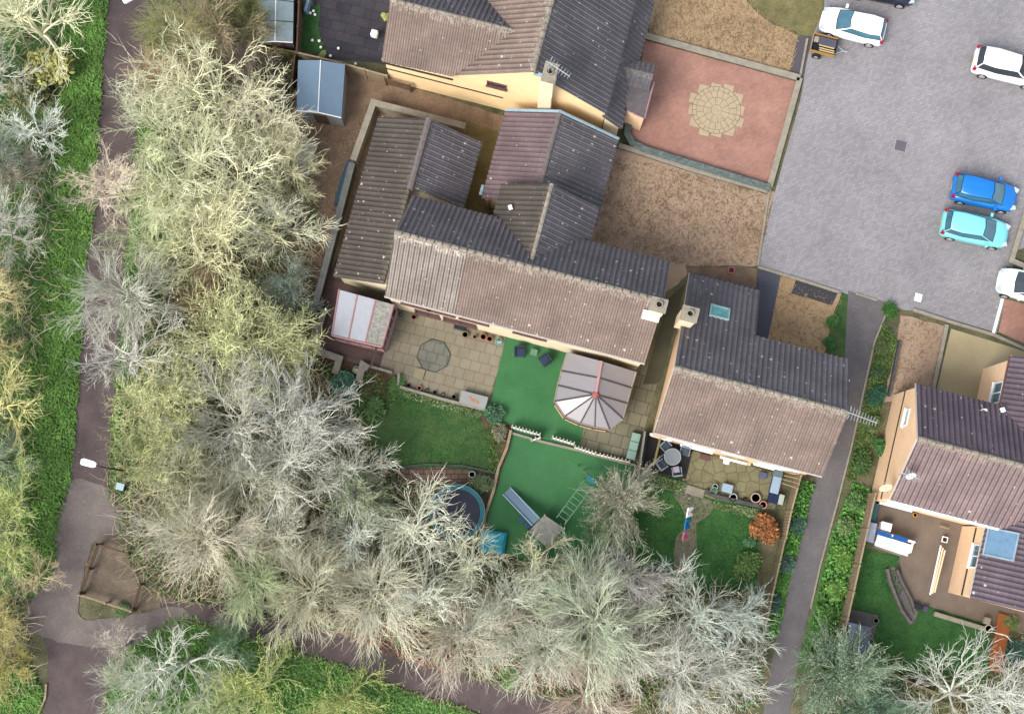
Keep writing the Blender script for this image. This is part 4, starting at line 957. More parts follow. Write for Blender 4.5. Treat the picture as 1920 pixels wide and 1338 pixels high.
B(1905, 1225, 26, C_(64, 116, 100), 'teal shrub right of the orange deck', .7)
B(1895, 1265, 20, C_(150, 146, 66), 'yellow shrub right of the orange deck end', .6)
B(722, 30, 12, C_(196, 200, 90), 'yellow-green plant along the dark yard', .8)
B(604, 98, 9, C_(190, 198, 96), 'small yellow plant by the blue-roofed shed', .8)
B(232, 1145, 20, C_(96, 124, 66), 'low weedy shrub below the fenced plot', .3)
B(1800, 1222, 3, C_(240, 240, 240), 'white flower cluster on the lower lawn', .5)
# undergrowth, ground litter and grass blades (uncountable)
def scatter(name, polys, n, m, kind, seed=1, zmax=.6, size=.12, color=None, wk=1.0):
    rng = random.Random(seed); mb = MB()
    for poly, share in polys:
        P = wpoly(poly); x0, x1 = min(p.x for p in P), max(p.x for p in P); y0, y1 = min(p.y for p in P), max(p.y for p in P)
        PP = [(p.x, p.y) for p in P]; k = 0; tgt = int(n*share)
        while k < tgt:
            x, y = rng.uniform(x0, x1), rng.uniform(y0, y1)
            if not pip(x, y, PP): continue
            k += 1
            dens = mnoise.noise(Vector((x*.45, y*.45, seed)))
            if kind == 'leaf':
                z = max(.03, zmax*(.4+dens)*rng.random()); leafq(mb, Vector((x, y, z)), size*rng.uniform(.5, 1.4), rng, .2)
            elif kind == 'blade':
                a = rng.uniform(0, 6.283); l = size*rng.uniform(.6, 1.5)*(1+.6*dens); dx, dy = math.cos(a), math.sin(a); wd = (.018+.02*rng.random())*wk
                h = l*rng.uniform(.4, .9)
                mb.add([(x-dy*wd, y+dx*wd, .02), (x+dy*wd, y-dx*wd, .02), (x+dx*l*.5+dy*wd, y+dy*l*.5-dx*wd, h), (x+dx*l*.5-dy*wd, y+dy*l*.5+dx*wd, h), (x+dx*l, y+dy*l, h*.9)], [[0, 1, 2, 3], [3, 2, 4]])
            else:
                a = rng.uniform(0, 6.283); l = rng.uniform(.4, 1.3); z = rng.uniform(.05, zmax); b_ = rng.uniform(-.5, .5)
                p0 = Vector((x, y, z*.3)); p1 = p0+Vector((math.cos(a), math.sin(a), .5))*l*.5; p2 = p1+Vector((math.cos(a+b_), math.sin(a+b_), .2))*l*.5
                mb.tube([p0, p1, p2], [.022, .018, .01], 3, cap=False)
    o = mb.build(name, m); o['kind'] = 'stuff'
    if color: o.color = color
    return o
WOODS = [([(285, 0), (480, 0), (480, 90), (550, 130), (560, 250), (600, 400), (580, 640), (640, 740), (730, 880), (820, 920), (830, 1010), (900, 1045), (1100, 1050), (1250, 1080), (1420, 1110), (1440, 1200), (1420, 1330), (1100, 1330), (860, 1262), (700, 1190), (340, 1130), (260, 1100), (200, 920), (240, 700), (260, 500), (330, 300), (270, 200)], .8), ([(-40, -20), (120, -20), (100, 500), (60, 900), (60, 1300), (-40, 1300)], .12), ([(1520, 1230), (1620, 1180), (1700, 1260), (1850, 1270), (1960, 1150), (1960, 1400), (1520, 1400)], .08)]
scatter('undergrowth', WOODS, 26000, M_LEAF, 'leaf', 3, 1.0, .13, C_(88, 118, 64))
scatter('undergrowth', WOODS, 12000, M_LEAF, 'leaf', 4, .7, .12, C_(112, 108, 76))
scatter('twig_litter', WOODS, 13000, M_TWIG, 'twig', 5, .9, .1, C_(178, 168, 138))
GR = [([(203, 0), (187, 190), (176, 400), (160, 500), (150, 680), (133, 905), (112, 960), (100, 1060), (40, 1080), (30, 900), (60, 600), (110, 400), (120, 0)], .8), ([(262, 200), (300, 200), (320, 480), (300, 760), (240, 960), (205, 900), (220, 700), (236, 500)], .2)]
scatter('grass', GR, 26000, M_LEAF, 'blade', 6, .3, .24, C_(100, 138, 66))
scatter('grass', [([(340, 1150), (560, 1215), (760, 1290), (900, 1336), (200, 1400), (205, 1260), (260, 1200)], .7), ([(0, 1245), (60, 1255), (80, 1300), (70, 1338), (0, 1338)], .3)], 9000, M_LEAF, 'blade', 8, .3, .24, C_(100, 138, 66))
scatter('grass', [([(1600, 900), (1640, 925), (1592, 1160), (1560, 1230), (1510, 1230), (1530, 1130), (1560, 1000)], .6), ([(1500, 900), (1526, 908), (1490, 1050), (1455, 1190), (1432, 1190), (1467, 1010)], .4)], 6000, M_LEAF, 'leaf', 9, .7, .13, C_(92, 142, 68))
scatter('border_plants', [([(1655, 600), (1686, 640), (1660, 720), (1640, 830), (1600, 900), (1585, 900), (1600, 840), (1622, 740), (1645, 640)], .5), ([(590, 680), (712, 700), (745, 725), (740, 760), (680, 800), (640, 740)], .3), ([(915, 790), (950, 800), (935, 880), (915, 890)], .2)], 6000, M_LEAF, 'leaf', 10, .4, .09, C_(92, 118, 62))
scatter('border_plants', [([(1335, 940), (1430, 955), (1425, 975), (1330, 950)], .4), ([(1225, 890), (1290, 905), (1280, 925), (1225, 910)], .3), ([(755, 728), (905, 772), (900, 785), (755, 745)], .3)], 2200, M_LEAF, 'leaf', 12, .35, .08, C_(124, 142, 96))
LW = [([(745, 735), (850, 765), (940, 800), (925, 870), (800, 880), (740, 870)], .3), ([(1206, 890), (1285, 920), (1420, 955), (1420, 1090), (1250, 1080), (1190, 960)], .35), ([(1622, 1035), (1680, 1045), (1700, 1160), (1850, 1190), (1840, 1260), (1640, 1230), (1600, 1150)], .35)]
scatter('lawn_blades', LW, 6000, M_LEAF, 'blade', 13, .1, .09, C_(56, 104, 46))
scatter('straw_blades', [([(1145, 290), (1450, 365), (1420, 495), (1300, 500), (1110, 455)], .5), ([(1236, 0), (1395, 0), (1500, 68), (1482, 138), (1215, 66)], .25), ([(560, 260), (620, 240), (700, 190), (620, 500), (590, 560)], .12), ([(1690, 595), (1775, 615), (1748, 730), (1660, 740)], .07), ([(1462, 525), (1580, 560), (1545, 670), (1440, 645)], .06)], 9000, M_LEAF, 'blade', 14, .1, .16, C_(176, 150, 120, .5), wk=.55)

scatter('leaf_litter', [([(610, 1130), (700, 1150), (800, 1170), (870, 1225), (850, 1265), (740, 1230), (620, 1185)], .7), ([(930, 1240), (1060, 1260), (1200, 1290), (1200, 1330), (1000, 1300)], .3)], 4200, M_LEAF, 'leaf', 15, .35, .1, C_(168, 122, 98))
scatter('fallen_leaves', [([(203, 0), (190, 190), (178, 400), (152, 650), (135, 905), (206, 918), (220, 700), (262, 200), (278, 0)], .28), ([(140, 920), (200, 925), (150, 1130), (300, 1140), (205, 1205), (70, 1180)], .22), ([(1600, 560), (1655, 575), (1560, 980), (1440, 1300), (1400, 1300), (1530, 900)], .2), ([(1440, 400), (1870, 620), (1895, 480), (1700, 560)], .15), ([(955, 640), (1060, 670), (1090, 840), (1180, 880), (1100, 1000), (910, 1000), (960, 810), (925, 770)], .15)], 900, M_LEAF, 'leaf', 16, .06, .05, C_(170, 150, 110))
# ------------------------------------------------------------------ walls, kerbs and fences
A_ = along
A_([(1208, 66), (1500, 146)], .25, .3, M_DSTONE, 'garden_wall', 'low grey kerb wall along the top of the pink patio', 'wall', cap=.05)
A_([(1500, 146), (1443, 350)], .25, .25, M_DSTONE, 'garden_wall', 'grey kerb wall between the pink patio and the car park', 'wall', cap=.05)
A_([(1183, 205), (1176, 250), (1186, 268), (1210, 280), (1443, 352)], .45, .3, M_DSTONE, 'garden_wall', 'dark curved wall along the foot of the pink patio', 'wall', cap=.06, capm=mat('mossy_coping', K(110, 125, 120), var=.3, fine=.3, fscale=8))
A_([(1160, 272), (1300, 318), (1440, 358)], .35, .2, M_DSTONE, 'garden_wall', 'second low rail wall parallel to the curved dark wall', 'wall', cap=.04)
A_([(1514, 72), (1500, 145)], .14, .13, M_STONE, 'kerb', 'pale kerb beside the trailer', 'kerb')
A_([(1462, 290), (1440, 370), (1421, 497)], .14, .13, M_STONE, 'kerb', 'pale kerb between tan lawn and car park', 'kerb')
A_([(1421, 500), (1500, 524), (1575, 548)], .14, .16, M_STONE, 'kerb', 'pale kerb above the dark flower bed', 'kerb')
A_([(1605, 550), (1645, 563)], .1, .12, M_STONE, 'kerb', 'short pale kerb across the mouth of the alley', 'kerb')
A_([(1712, 580), (1780, 602), (1866, 628), (1925, 655)], .16, .18, M_STONE, 'kerb', 'long white kerb above the ochre patio', 'kerb')
A_([(1880, 560), (1863, 624)], .12, .16, M_WHITE, 'kerb', 'short white kerb beside the pink corner paving', 'kerb')
A_([(1776, 608), (1748, 740)], .2, .22, M_STONE, 'kerb', 'grey kerb between the tan lawn and ochre patio', 'kerb')
A_([(1925, 395), (1897, 488), (1925, 500)], .3, .2, M_STONE, 'garden_wall', 'pale corner wall at the right edge beside the silver-teal car', 'wall', cap=.06)
A_([(1200, 78), (1208, 66)], .2, .1, M_STONE, 'kerb', 'stub of kerb by the porch', 'kerb')
A_([(1213, 150), (1207, 218)], .3, .12, M_STONE, 'kerb', 'kerb at the bay side of the pink patio', 'kerb')
A_([(1668, 572), (1640, 640), (1596, 840), (1572, 935), (1538, 1060), (1520, 1140)], .12, .1, M_STONE, 'kerb', 'thin kerb down the right side of the alley', 'kerb')
A_([(1688, 640), (1668, 742)], .4, .14, M_DSTONE, 'garden_wall', 'dark edging wall between border and tan lawn', 'wall')
# L wall round the garage
A_([(872, 236), (700, 192), (662, 300)], 1.2, .28, M_STONE, 'garden_wall', 'pale stone-capped L-shaped wall round the garage', 'wall', cap=.07, capm=M_STONE)
A_([(660, 305), (590, 575)], 1.3, .28, M_DSTONE, 'garden_wall', 'dark grey wall running down beside the garage', 'wall', cap=.07, capm=mat('grey_coping', K(122, 124, 118), var=.2, fine=.2))
A_([(608, 582), (586, 645)], .6, .28, M_STONE, 'garden_wall', 'stone wall end at the left of the deck', 'wall', cap=.06)
A_([(590, 655), (636, 672), (628, 700)], .5, .3, M_STONE, 'planter_wall', 'left hooked stone planter wall below the deck', 'wall', cap=.06)
A_([(690, 690), (680, 684), (672, 715)], .5, .3, M_STONE, 'planter_wall', 'right hooked stone planter wall below the deck', 'wall', cap=.06)
A_([(683, 683), (735, 698)], .35, .14, M_STONE, 'kerb', 'pale step edge below the deck', 'kerb')
A_([(750, 725), (830, 748), (912, 768)], .4, .16, M_STONE, 'garden_wall', 'low pale wall between patio slabs and dark lawn', 'wall')
A_([(748, 700), (746, 722)], .4, .14, M_STONE, 'kerb', 'short upright kerb at the patio corner', 'kerb')
A_([(735, 877), (800, 870), (870, 873), (930, 887)], .18, .1, M_DSTONE, 'kerb', 'curved edging above the brick path', 'kerb')
A_([(958, 806), (950, 840), (935, 875), (925, 920), (910, 965), (903, 1012)], .35, .16, M_WOOD, 'timber_edging', 'crooked timber edging down the left of the turf', 'edging')
A_([(955, 810), (1010, 826), (1085, 844), (1165, 866), (1192, 872)], .18, .14, M_STONE, 'kerb', 'pale edging across the turf below the conservatory', 'kerb')
A_([(1192, 872), (1188, 900)], .2, .1, M_STONE, 'kerb', 'short pale edging at the right end of the turf', 'kerb')
A_([(1210, 808), (1196, 900)], 1.0, .08, mat('grey_post', K(160, 160, 155)), 'garden_screen', 'thin grey screen between the two terraced gardens', 'screen')
A_([(1238, 822), (1226, 870)], .3, .12, mat('yellow_sleeper', K(178, 170, 110), var=.15), 'timber_sleeper', 'yellow timber edge beside the black dining area', 'edging')
A_([(1283, 915), (1320, 926)], .16, .5, M_STONE, 'garden_step', 'stone steps from hexagon patio to lawn', 'step')
A_([(1322, 920), (1350, 932), (1430, 950)], .35, .22, M_DSTONE, 'garden_wall', 'rough stone edging under the patio pots', 'wall')
A_([(1640, 1022), (1690, 1040)], .3, .14, M_STONE, 'garden_wall', 'low wall under the white bench', 'wall')
A_([(1664, 1066), (1668, 1085), (1677, 1110), (1690, 1142), (1708, 1168)], .35, .16, mat('curved_stone', K(128, 120, 112), var=.2), 'retaining_wall', 'curved grey retaining wall left of the yard', 'wall')
A_([(1682, 1068), (1692, 1092), (1708, 1122), (1718, 1150)], .4, .14, mat('curved_stone2', K(116, 110, 106), var=.2, fine=.15), 'retaining_wall', 'upper curved terrace of slate-grey stone', 'wall')
A_([(1752, 1150), (1845, 1178)], .35, .16, M_STONE, 'garden_wall', 'low cream wall at the foot of the yard', 'wall', cap=.05)
A_([(86, 1282), (84, 1308), (68, 1345)], .15, .12, M_WOOD, 'timber_edging', 'curved pale edging beside the bottom left path', 'edging')
A_([(205, 1265), (192, 1345)], .12, .1, M_WOODD, 'timber_edging', 'ochre edging on the right of the bottom left path', 'edging')
A_([(345, 1160), (430, 1190), (560, 1224), (640, 1252), (760, 1294), (905, 1342)], .1, .12, M_WOODD, 'timber_edging', 'long brown edging below the lower path', 'edging')
fence([(556, 98), (640, 118), (725, 142)], 1.6, M_WOOD, 'weathered fence behind the blue-roofed shed')
fence([(722, 147), (768, 160)], 1.2, M_WOODD, 'short striped brown fence beside the house wall', slat=False, rails=(.3, .6, .9, 1.15), wid=.06)
fence([(484, 84), (556, 98)], 1.5, mat('mossy_wood', K(120, 116, 60), var=.3, fine=.2), 'mossy yellow-green fence below the panelled shed')
fence([(553, 100), (546, 158)], 1.5, M_WOODD, 'dark fence between the thicket and the blue-roofed shed')
fence([(562, -40), (556, 96)], 1.7, M_WOODD, 'brown fence beside the panelled shed')
FR = 'fences beside the alley'
fence([(1502, 892), (1484, 958), (1474, 1008)], 1.7, M_WOOD, 'pale wooden fence beside the orange bush', group=FR)
fence([(1472, 1012), (1452, 1100), (1434, 1185)], 1.7, mat('old_wood', K(152, 140, 108), var=.25, fine=.2), 'older mossy fence continuing down beside the alley', group=FR)
fence([(1642, 925), (1612, 1060), (1590, 1160), (1582, 1190)], 1.8, M_WOOD, 'pale wooden fence left of the right-hand garden', group=FR)
fence([(1645, 1258), (1700, 1275), (1760, 1300)], 1.3, M_WOOD, 'low wooden fence below the right-hand lawn', group=FR)
fence([(182, 1020), (148, 1112)], .9, M_WOODD, 'left rail of the fenced earth plot', rails=(.5, .85))
fence([(182, 1020), (240, 1038)], .9, M_WOODD, 'top rail of the fenced earth plot', rails=(.5, .85))
fence([(148, 1115), (245, 1146)], .9, M_WOOD, 'bottom rail of the fenced earth plot', rails=(.5, .85))
fence([(262, 1095), (247, 1142)], .9, M_WOODD, 'right rail of the fenced earth plot', rails=(.5, .85))
def trellis(pts, h, label):
    P = [W(a, b, h) for a, b in pts]; a, b = P; d = b-a; L = d.length; rz = math.atan2(d.y, d.x)
    t = thing('picket_fence', label, 'fence', (a.x, a.y, 0), group='white picket sections across the turf')
    r_ = MB(); c = (a+b)/2
    for z in (.15, h-.1): r_.box((c.x, c.y, z), (L, .05, .08), rz)
    worldparent(r_.build('rail', M_WHITE), t)
    k = max(2, int(L/.2))
    pk = MB()
    for j in range(k+1):
        q = a.lerp(b, j/k); pk.box((q.x-math.sin(rz)*.04, q.y+math.cos(rz)*.04, h/2), (.07, .2, h), rz)
    worldparent(pk.build('pickets', mat('aged_white', K(205, 200, 180), var=.15, scale=6)), t)
trellis([(960, 800), (1012, 815)], .9, 'white picket section at the left end above the turf')
trellis([(997, 825), (1013, 820)], .9, 'small open white picket gate at a slant')
trellis([(1036, 820), (1076, 832)], .9, 'white picket section in the middle below the conservatory')
trellis([(1078, 838), (1116, 850)], .8, 'white picket section next to the slab patio')
trellis([(1118, 851), (1180, 866)], .5, 'low dull picket section beside the cold frame')
# ------------------------------------------------------------------ sheds
def gshed(quad, ze, zr, label, m, wm, ax='v', panels=0, cat='shed', name='shed'):
    """gabled shed from four px eave corners (nw, ne, se, sw); ridge runs north-south"""
    P = [W(a, b, ze) for a, b in quad]; t = thing(name, label, cat, tuple(Vector((P[3].x, P[3].y, 0))))
    n_, s_ = (P[0]+P[1])/2, (P[3]+P[2])/2; n_.z = s_.z = zr
    b = MB(); th = Vector((0, 0, .06))
    for A, B, Cc, D in ((P[0], n_, s_, P[3]), (n_, P[1], P[2], s_)):
        b.add([A, B, Cc, D, A-th, B-th, Cc-th, D-th], [[3, 2, 1, 0], [4, 5, 6, 7], [0, 1, 5, 4], [1, 2, 6, 5], [2, 3, 7, 6], [3, 0, 4, 7]])
    worldparent(b.build('roof', m), t)
    c = sum(P, Vector())/4; ins_ = [p+(c-p)*.05 for p in P]
    N2, S2 = n_+(c-n_)*.05, s_+(c-s_)*.05
    for q in (N2, S2): q.z = zr-.08
    for q in ins_: q.z = ze-.08
    curtain([ins_[0], N2, ins_[1], ins_[2], S2, ins_[3]], t, wm)
    bb = MB(); bb.tube([P[3]+Vector((0, 0, .03)), s_+Vector((0, 0, .03)), P[2]+Vector((0, 0, .03))], .035, 4); bb.tube([n_+Vector((0, 0, .02)), s_+Vector((0, 0, .02))], .03, 4); worldparent(bb.build('trim', M_UPVC), t)
    if panels:
        pb = MB()
        for i in range(1, panels):
            a_, b_ = P[0].lerp(P[3], i/panels), P[1].lerp(P[2], i/panels); mm = n_.lerp(s_, i/panels)
            pb.tube([a_+Vector((0, 0, .02)), mm+Vector((0, 0, .02)), b_+Vector((0, 0, .02))], .025, 4)
        worldparent(pb.build('seam', M_DARK), t)
    dd = MB(); e = (ins_[3]+ins_[2])/2; u = (ins_[2]-ins_[3]).normalized(); rz = math.atan2(u.y, u.x)
    dd.box((e.x+math.sin(rz)*.03, e.y-math.cos(rz)*.03, ze*.42), (.8, .04, ze*.82), rz); worldparent(dd.build('door', M_WOODD), t)
    return t
gshed([(559, 113), (647, 121), (640, 221), (556, 208)], 2.0, 2.35, 'blue-grey metal roofed shed in the gravel yard', mat('blue_metal_roof', K(128, 155, 178), rough=.5, var=.06), mat('grey_boards', K(170, 172, 175), var=.15, scale=4))
gshed([(487, -40), (551, -34), (549, 80), (484, 80)], 2.0, 2.15, 'pale green-grey panelled shed at the top edge', mat('pale_panel_roof', K(152, 170, 174), rough=.5, var=.08), mat('mauve_boards', K(130, 115, 120), var=.15, scale=4), panels=3)
gshed([(1590, 1165), (1634, 1176), (1626, 1228), (1590, 1222)], 1.7, 1.85, 'small slate-blue roofed shed by the right-hand lawn', mat('slate_felt', K(104, 114, 132), rough=.7, var=.1), M_WOODD)
b = MB(); P = wpoly([(1590, 1140), (1645, 1152), (1640, 1180), (1628, 1235), (1620, 1175), (1590, 1165)]); b.prism(P, .02, .18); tag(b.build('paved_slab', mat('base_slab', K(112, 108, 108), var=.15)), 'grey raised slab round the slate-blue shed', 'paving')
# ------------------------------------------------------------------ lean-to conservatory (west)
LQ = [(636, 542), (742, 572), (715, 652), (620, 628)]; lt = thing('conservatory', 'pink-framed lean-to conservatory with three roof panels', 'conservatory', tuple(W(620, 628, 0)))
zt, zb = 2.9, 2.2
q4 = [W(636, 543, zt), W(738, 571, zt), W(716, 650, zb), W(622, 628, zb)]
mpan = [mat('pale_polycarbonate', K(165, 170, 182), rough=.35, var=.06), mat('pale_polycarbonate', K(165, 170, 182)), mat('dirty_polycarbonate', K(150, 150, 140), rough=.6, var=.35, scale=5, fine=.3, fscale=12)]
for i in range(3):
    a, b_ = q4[0].lerp(q4[1], i/3+.015), q4[0].lerp(q4[1], (i+1)/3-.015); c, d = q4[3].lerp(q4[2], (i+1)/3-.015), q4[3].lerp(q4[2], i/3+.015)
    mb = MB(); e = Vector((0, 0, .05)); mb.add([a, b_, c, d, a-e, b_-e, c-e, d-e], [[3, 2, 1, 0], [4, 5, 6, 7], [0, 1, 5, 4], [1, 2, 6, 5], [2, 3, 7, 6], [3, 0, 4, 7]])
    o = mb.build('roof_panel', mpan[i]); worldparent(o, lt)
    if i == 2: o['label'] = 'weathered lichen-covered panel'
mb = MB()
for i in range(4): mb.tube([q4[0].lerp(q4[1], i/3)+Vector((0, 0, .02)), q4[3].lerp(q4[2], i/3)+Vector((0, 0, .02))], .05, 4)
mb.tube([q4[3], q4[2]], .07, 4); mb.tube([q4[1], q4[2]], .06, 4); worldparent(mb.build('roof_frame', M_PINKF), lt)
mb = MB()
dn = Vector((0, 0, 1)); base = [Vector((p.x, p.y, 0)) for p in q4]
for i, j in ((2, 3), (3, 0), (1, 2)):
    k = 4
    for s in range(k+1):
        t_ = q4[i].lerp(q4[j], s/k); mb.tube([(t_.x, t_.y, 0), t_], .05, 4)
    for zz in (.1, .7): mb.tube([base[i]+dn*zz, base[j]+dn*zz], .05, 4)
worldparent(mb.build('side_frame', M_PINKF), lt)
gb = MB()
for i, j in ((2, 3), (3, 0), (1, 2)):
    gb.quad(base[i]+dn*.1, base[j]+dn*.1, q4[j]-dn*.05, q4[i]-dn*.05)
worldparent(gb.build('side_glass', M_GLASS), lt)
# ------------------------------------------------------------------ octagonal conservatory
ct = thing('conservatory', 'conservatory with grey segmented roof fanning from a red boss', 'conservatory', tuple(W(1117, 739, 0)))
za, zq = 3.3, 2.4
OC = [W(1064, 658, zq), W(1190, 695, zq)]
rim = [(1064, 660), (1053, 695), (1046, 722), (1040, 752), (1059, 780), (1088, 793), (1115, 800), (1143, 805), (1168, 785), (1176, 756), (1184, 727), (1193, 697)]
RM = [W(a, b, zq) for a, b in rim]; hub = W(1117, 739, za); top = W(1128, 677, za)
M_PC = mat('conservatory_panel', K(160, 156, 158), rough=.3, var=.03, spec=.5)
segs = [(0, 1, 'top'), (1, 2, 'mid'), (2, 3, 'hub')]
rib = []
def pan(pts):
    mb = MB(); e = Vector((0, 0, .04)); n = len(pts); P = [Vector(p) for p in pts]
    if (P[1]-P[0]).cross(P[2]-P[0]).z < 0: P.reverse()
    mb.add(P+[p-e for p in P], [list(range(n)), list(range(n, 2*n))[::-1]]+[[(i+1) % n, i, n+i, n+(i+1) % n] for i in range(n)])
    worldparent(mb.build('roof_panel', M_PC), ct)
m1 = top.lerp(hub, .5)
pan([RM[0], RM[1], m1.lerp(top, .0), top]); pan([RM[1], RM[2], hub, m1])
for i in range(2, 9): pan([RM[i], RM[i+1], hub])
pan([RM[9], RM[10], m1, hub]); pan([RM[10], RM[11], top, m1])
mb = MB(); up_ = Vector((0, 0, .03))
for i in range(2, 10): mb.tube([RM[i]+up_, hub+up_], .045, 5)
mb.tube([RM[1]+up_, m1+up_], .045, 5); mb.tube([RM[10]+up_, m1+up_], .045, 5); worldparent(mb.build('glazing_bars', mat('dark_bar', K(92, 78, 80), rough=.5)), ct)
mb = MB(); mb.tube([top+up_, hub+up_], .1, 6); worldparent(mb.build('ridge_bar', M_PINKF), ct)
mb = MB(); mb.cyl((hub.x, hub.y), .22, hub.z-.05, hub.z+.14, 14, .1); worldparent(mb.build('finial', mat('red_boss', K(190, 110, 105))), ct)
mb = MB(); mb.tube(RM, .05, 5); worldparent(mb.build('gutter', M_STONE), ct)
mb = MB(); cc = sum(RM, Vector())/len(RM)
IN = [p+(cc-p)*.03 for p in RM]; lowr = [Vector((p.x, p.y, 0)) for p in IN]
for i in range(len(IN)): mb.tube([lowr[i], IN[i]-Vector((0, 0, .06))], .06, 4)
for zz in (.72, 1.9):
    mb.tube([Vector((p.x, p.y, zz)) for p in IN], .05, 4)
worldparent(mb.build('side_frame', M_BROWNF), ct)
gb = MB()
for i in range(len(IN)-1): gb.quad(lowr[i]+dn*.7, lowr[i+1]+dn*.7, Vector((IN[i+1].x, IN[i+1].y, zq-.06)), Vector((IN[i].x, IN[i].y, zq-.06)))
worldparent(gb.build('side_glass', M_GLASS), ct)
gb = MB()
OUT = [p+(p-cc).normalized()*.06 for p in lowr]
gb.add([p for p in OUT]+[p+dn*.66 for p in OUT], [[i, i+1, len(OUT)+i+1, len(OUT)+i] for i in range(len(OUT)-1)]+[list(range(len(OUT), 2*len(OUT)))]); worldparent(gb.build('dwarf_wall', M_PEACH), ct)
# ------------------------------------------------------------------ cars
def car(px, py, ang, col, label, L=4.0, Wd=1.74, Ht=1.48, glass=None, tail='hatch', sc_=1.0, roofcol=None, hoodlen=.95, mir=True):
    """px,py: centre of the car at mid height; ang: heading of the nose in the world (radians)"""
    p = W(px, py, .8); t = thing('parked_car', label, 'car', (p.x, p.y, 0), ang, 'cars parked on the paved court'); h = L/2; hw = Wd/2
    gm = glass or M_GLASS
    X = [(-h, .70, .42, .62), (-h+.03, .80, .28, .80), (-h+.14, .92, .22, .90), (-h+.5, .97, .2, .95), (-h*.4, 1.0, .2, .96), (.2, 1.0, .2, .95), (h-1.35, .99, .2, .95), (h-.95, .975, .2, .93), (h-.55, .93, .2, .84), (h-.22, .84, .22, .72), (h-.06, .70, .28, .60), (h, .55, .36, .52)]
    b = MB(); n = 13
    for x, wf, zb_, zt_ in X:
        w_ = hw*wf; ring = []
        prof = [(-.88, 0), (-1, .2), (-1.01, .55), (-.975, .82), (-.9, .94), (-.72, 1.0), (0, 1.035), (.72, 1.0), (.9, .94), (.975, .82), (1.01, .55), (1, .2), (.88, 0)]
        for a, c in prof: ring.append((x, w_*a, zb_+(zt_-zb_)*c))
        b.v += ring
    m_ = len(X)
    for i in range(m_-1):
        for k in range(n): b.f.append([i*n+k, i*n+(k+1) % n, (i+1)*n+(k+1) % n, (i+1)*n+k]); b.uv.append([(0, 0)]*4)
    b.f.append(list(range(n))[::-1]); b.uv.append([(0, 0)]*n); b.f.append([(m_-1)*n+k for k in range(n)]); b.uv.append([(0, 0)]*n)
    o = b.build('body', M_PAINT, t, smooth=True); o.color = col
    # glasshouse: rings at belt, shoulder, roof edge, roof
    xf, xr = h-hoodlen, -h+.12; g = MB()
    rings = [(xf, xr, .86, .93), (xf-.42, xr+.10, .80, 1.2), (xf-.78, xr+.26, .70, Ht-.07), (xf-.92, xr+.36, .60, Ht-.015), (xf-1.3, xr+.8, .3, Ht)]
    for a, c, wf, z in rings:
        w_ = hw*wf; g.v += [(c, -w_*.9, z), (c-.02, 0, z), (c, w_*.9, z), (c*.5+a*.5-.3, w_*1.02, z), (a, w_*.88, z), (a+.07, 0, z), (a, -w_*.88, z), (c*.5+a*.5-.3, -w_*1.02, z)]
    for i in range(4):
        for k in range(8): g.f.append([i*8+k, (i+1)*8+k, (i+1)*8+(k+1) % 8, i*8+(k+1) % 8]); g.uv.append([(0, 0)]*4)
    g.f.append([32+k for k in range(8)][::-1]); g.uv.append([(0, 0)]*8)
    g.f = [f[::-1] for f in g.f]
    o = g.build('roof', M_PAINT, t, smooth=True); o.color = roofcol or col
    def ringpt(i, k, f=0.0, up=.012):
        return Vector(g.v[i*8+k])
    def glassq(name, i0, f0, i1, f1, ks, e0=.08, push=.014, mm=None):
        # surface patch between ring levels i0..i1 on ring points ks
        q = MB(); ce = Vector((0, 0, .6))
        rows = []
        for lv in (f0, (f0+f1)/2, f1):
            i = min(int(lv), 3); f = lv-i; row = []
            pts = [Vector(g.v[i*8+k]).lerp(Vector(g.v[(i+1)*8+k]), f) for k in ks]
            pts[0] = pts[0].lerp(pts[1], e0); pts[-1] = pts[-1].lerp(pts[-2], e0)
            for p_ in pts:
                d = (p_-ce); d.z *= .5; d.normalize(); row.append(p_+d*push*2)
            rows.append(row)
        m2 = len(ks)
        for r_ in rows: q.v += [tuple(x) for x in r_]
        for r_ in range(2):
            for k in range(m2-1): q.f.append([r_*m2+k, r_*m2+k+1, (r_+1)*m2+k+1, (r_+1)*m2+k]); q.uv.append([(0, 0)]*4)
        return q.build(name, mm or gm, t)
    glassq('window_seal', 0, .02, 2, 2.1, [4, 5, 6], .02, .008, M_BLACK); glassq('window_seal', 0, .4, 2, 2.1, [0, 1, 2], .03, .008, M_BLACK)
    for ks in ([2, 3, 4], [6, 7, 0]): glassq('window_seal', 0, .18, 2, 1.88, ks, .08, .008, M_BLACK)
    glassq('windscreen', 0, .15, 2, 1.95, [4, 5, 6]); glassq('rear_window', 0, .55, 2, 1.95, [0, 1, 2], .12)
    for ks in ([2, 3, 4], [6, 7, 0]): glassq('side_window', 0, .3, 2, 1.75, ks, .12)
    wb = .62*h+.02
    for sx in (-1, 1):
        for sy in (-1, 1):
            q = MB(); y = sy*(hw-.06); q.tube([(sx*wb, y-sy*.1, .31), (sx*wb, y+sy*.075, .31)], .31, 16); wo = q.build('wheel', M_TYRE, t)
            q = MB(); q.tube([(sx*wb, y+sy*.07, .31), (sx*wb, y+sy*.09, .31)], [.2, .19], 12); r_ = q.build('rim', M_RIM); r_.parent = wo
    for sy in (-1, 1):
        q = MB(); q.box((h-.2, sy*hw*.64, .68), (.34, .26, .1), sy*-.35); q.build('headlight', M_CLEAR, t)
        q = MB(); q.box((-h+.13, sy*hw*.78, .84), (.2, .2, .26), sy*.3); q.build('tail_light', M_RED, t)
        if mir: q = MB(); q.box((xf-.35, sy*(hw+.08), .98), (.14, .22, .13)); o = q.build('wing_mirror', M_PAINT, t); o.color = col
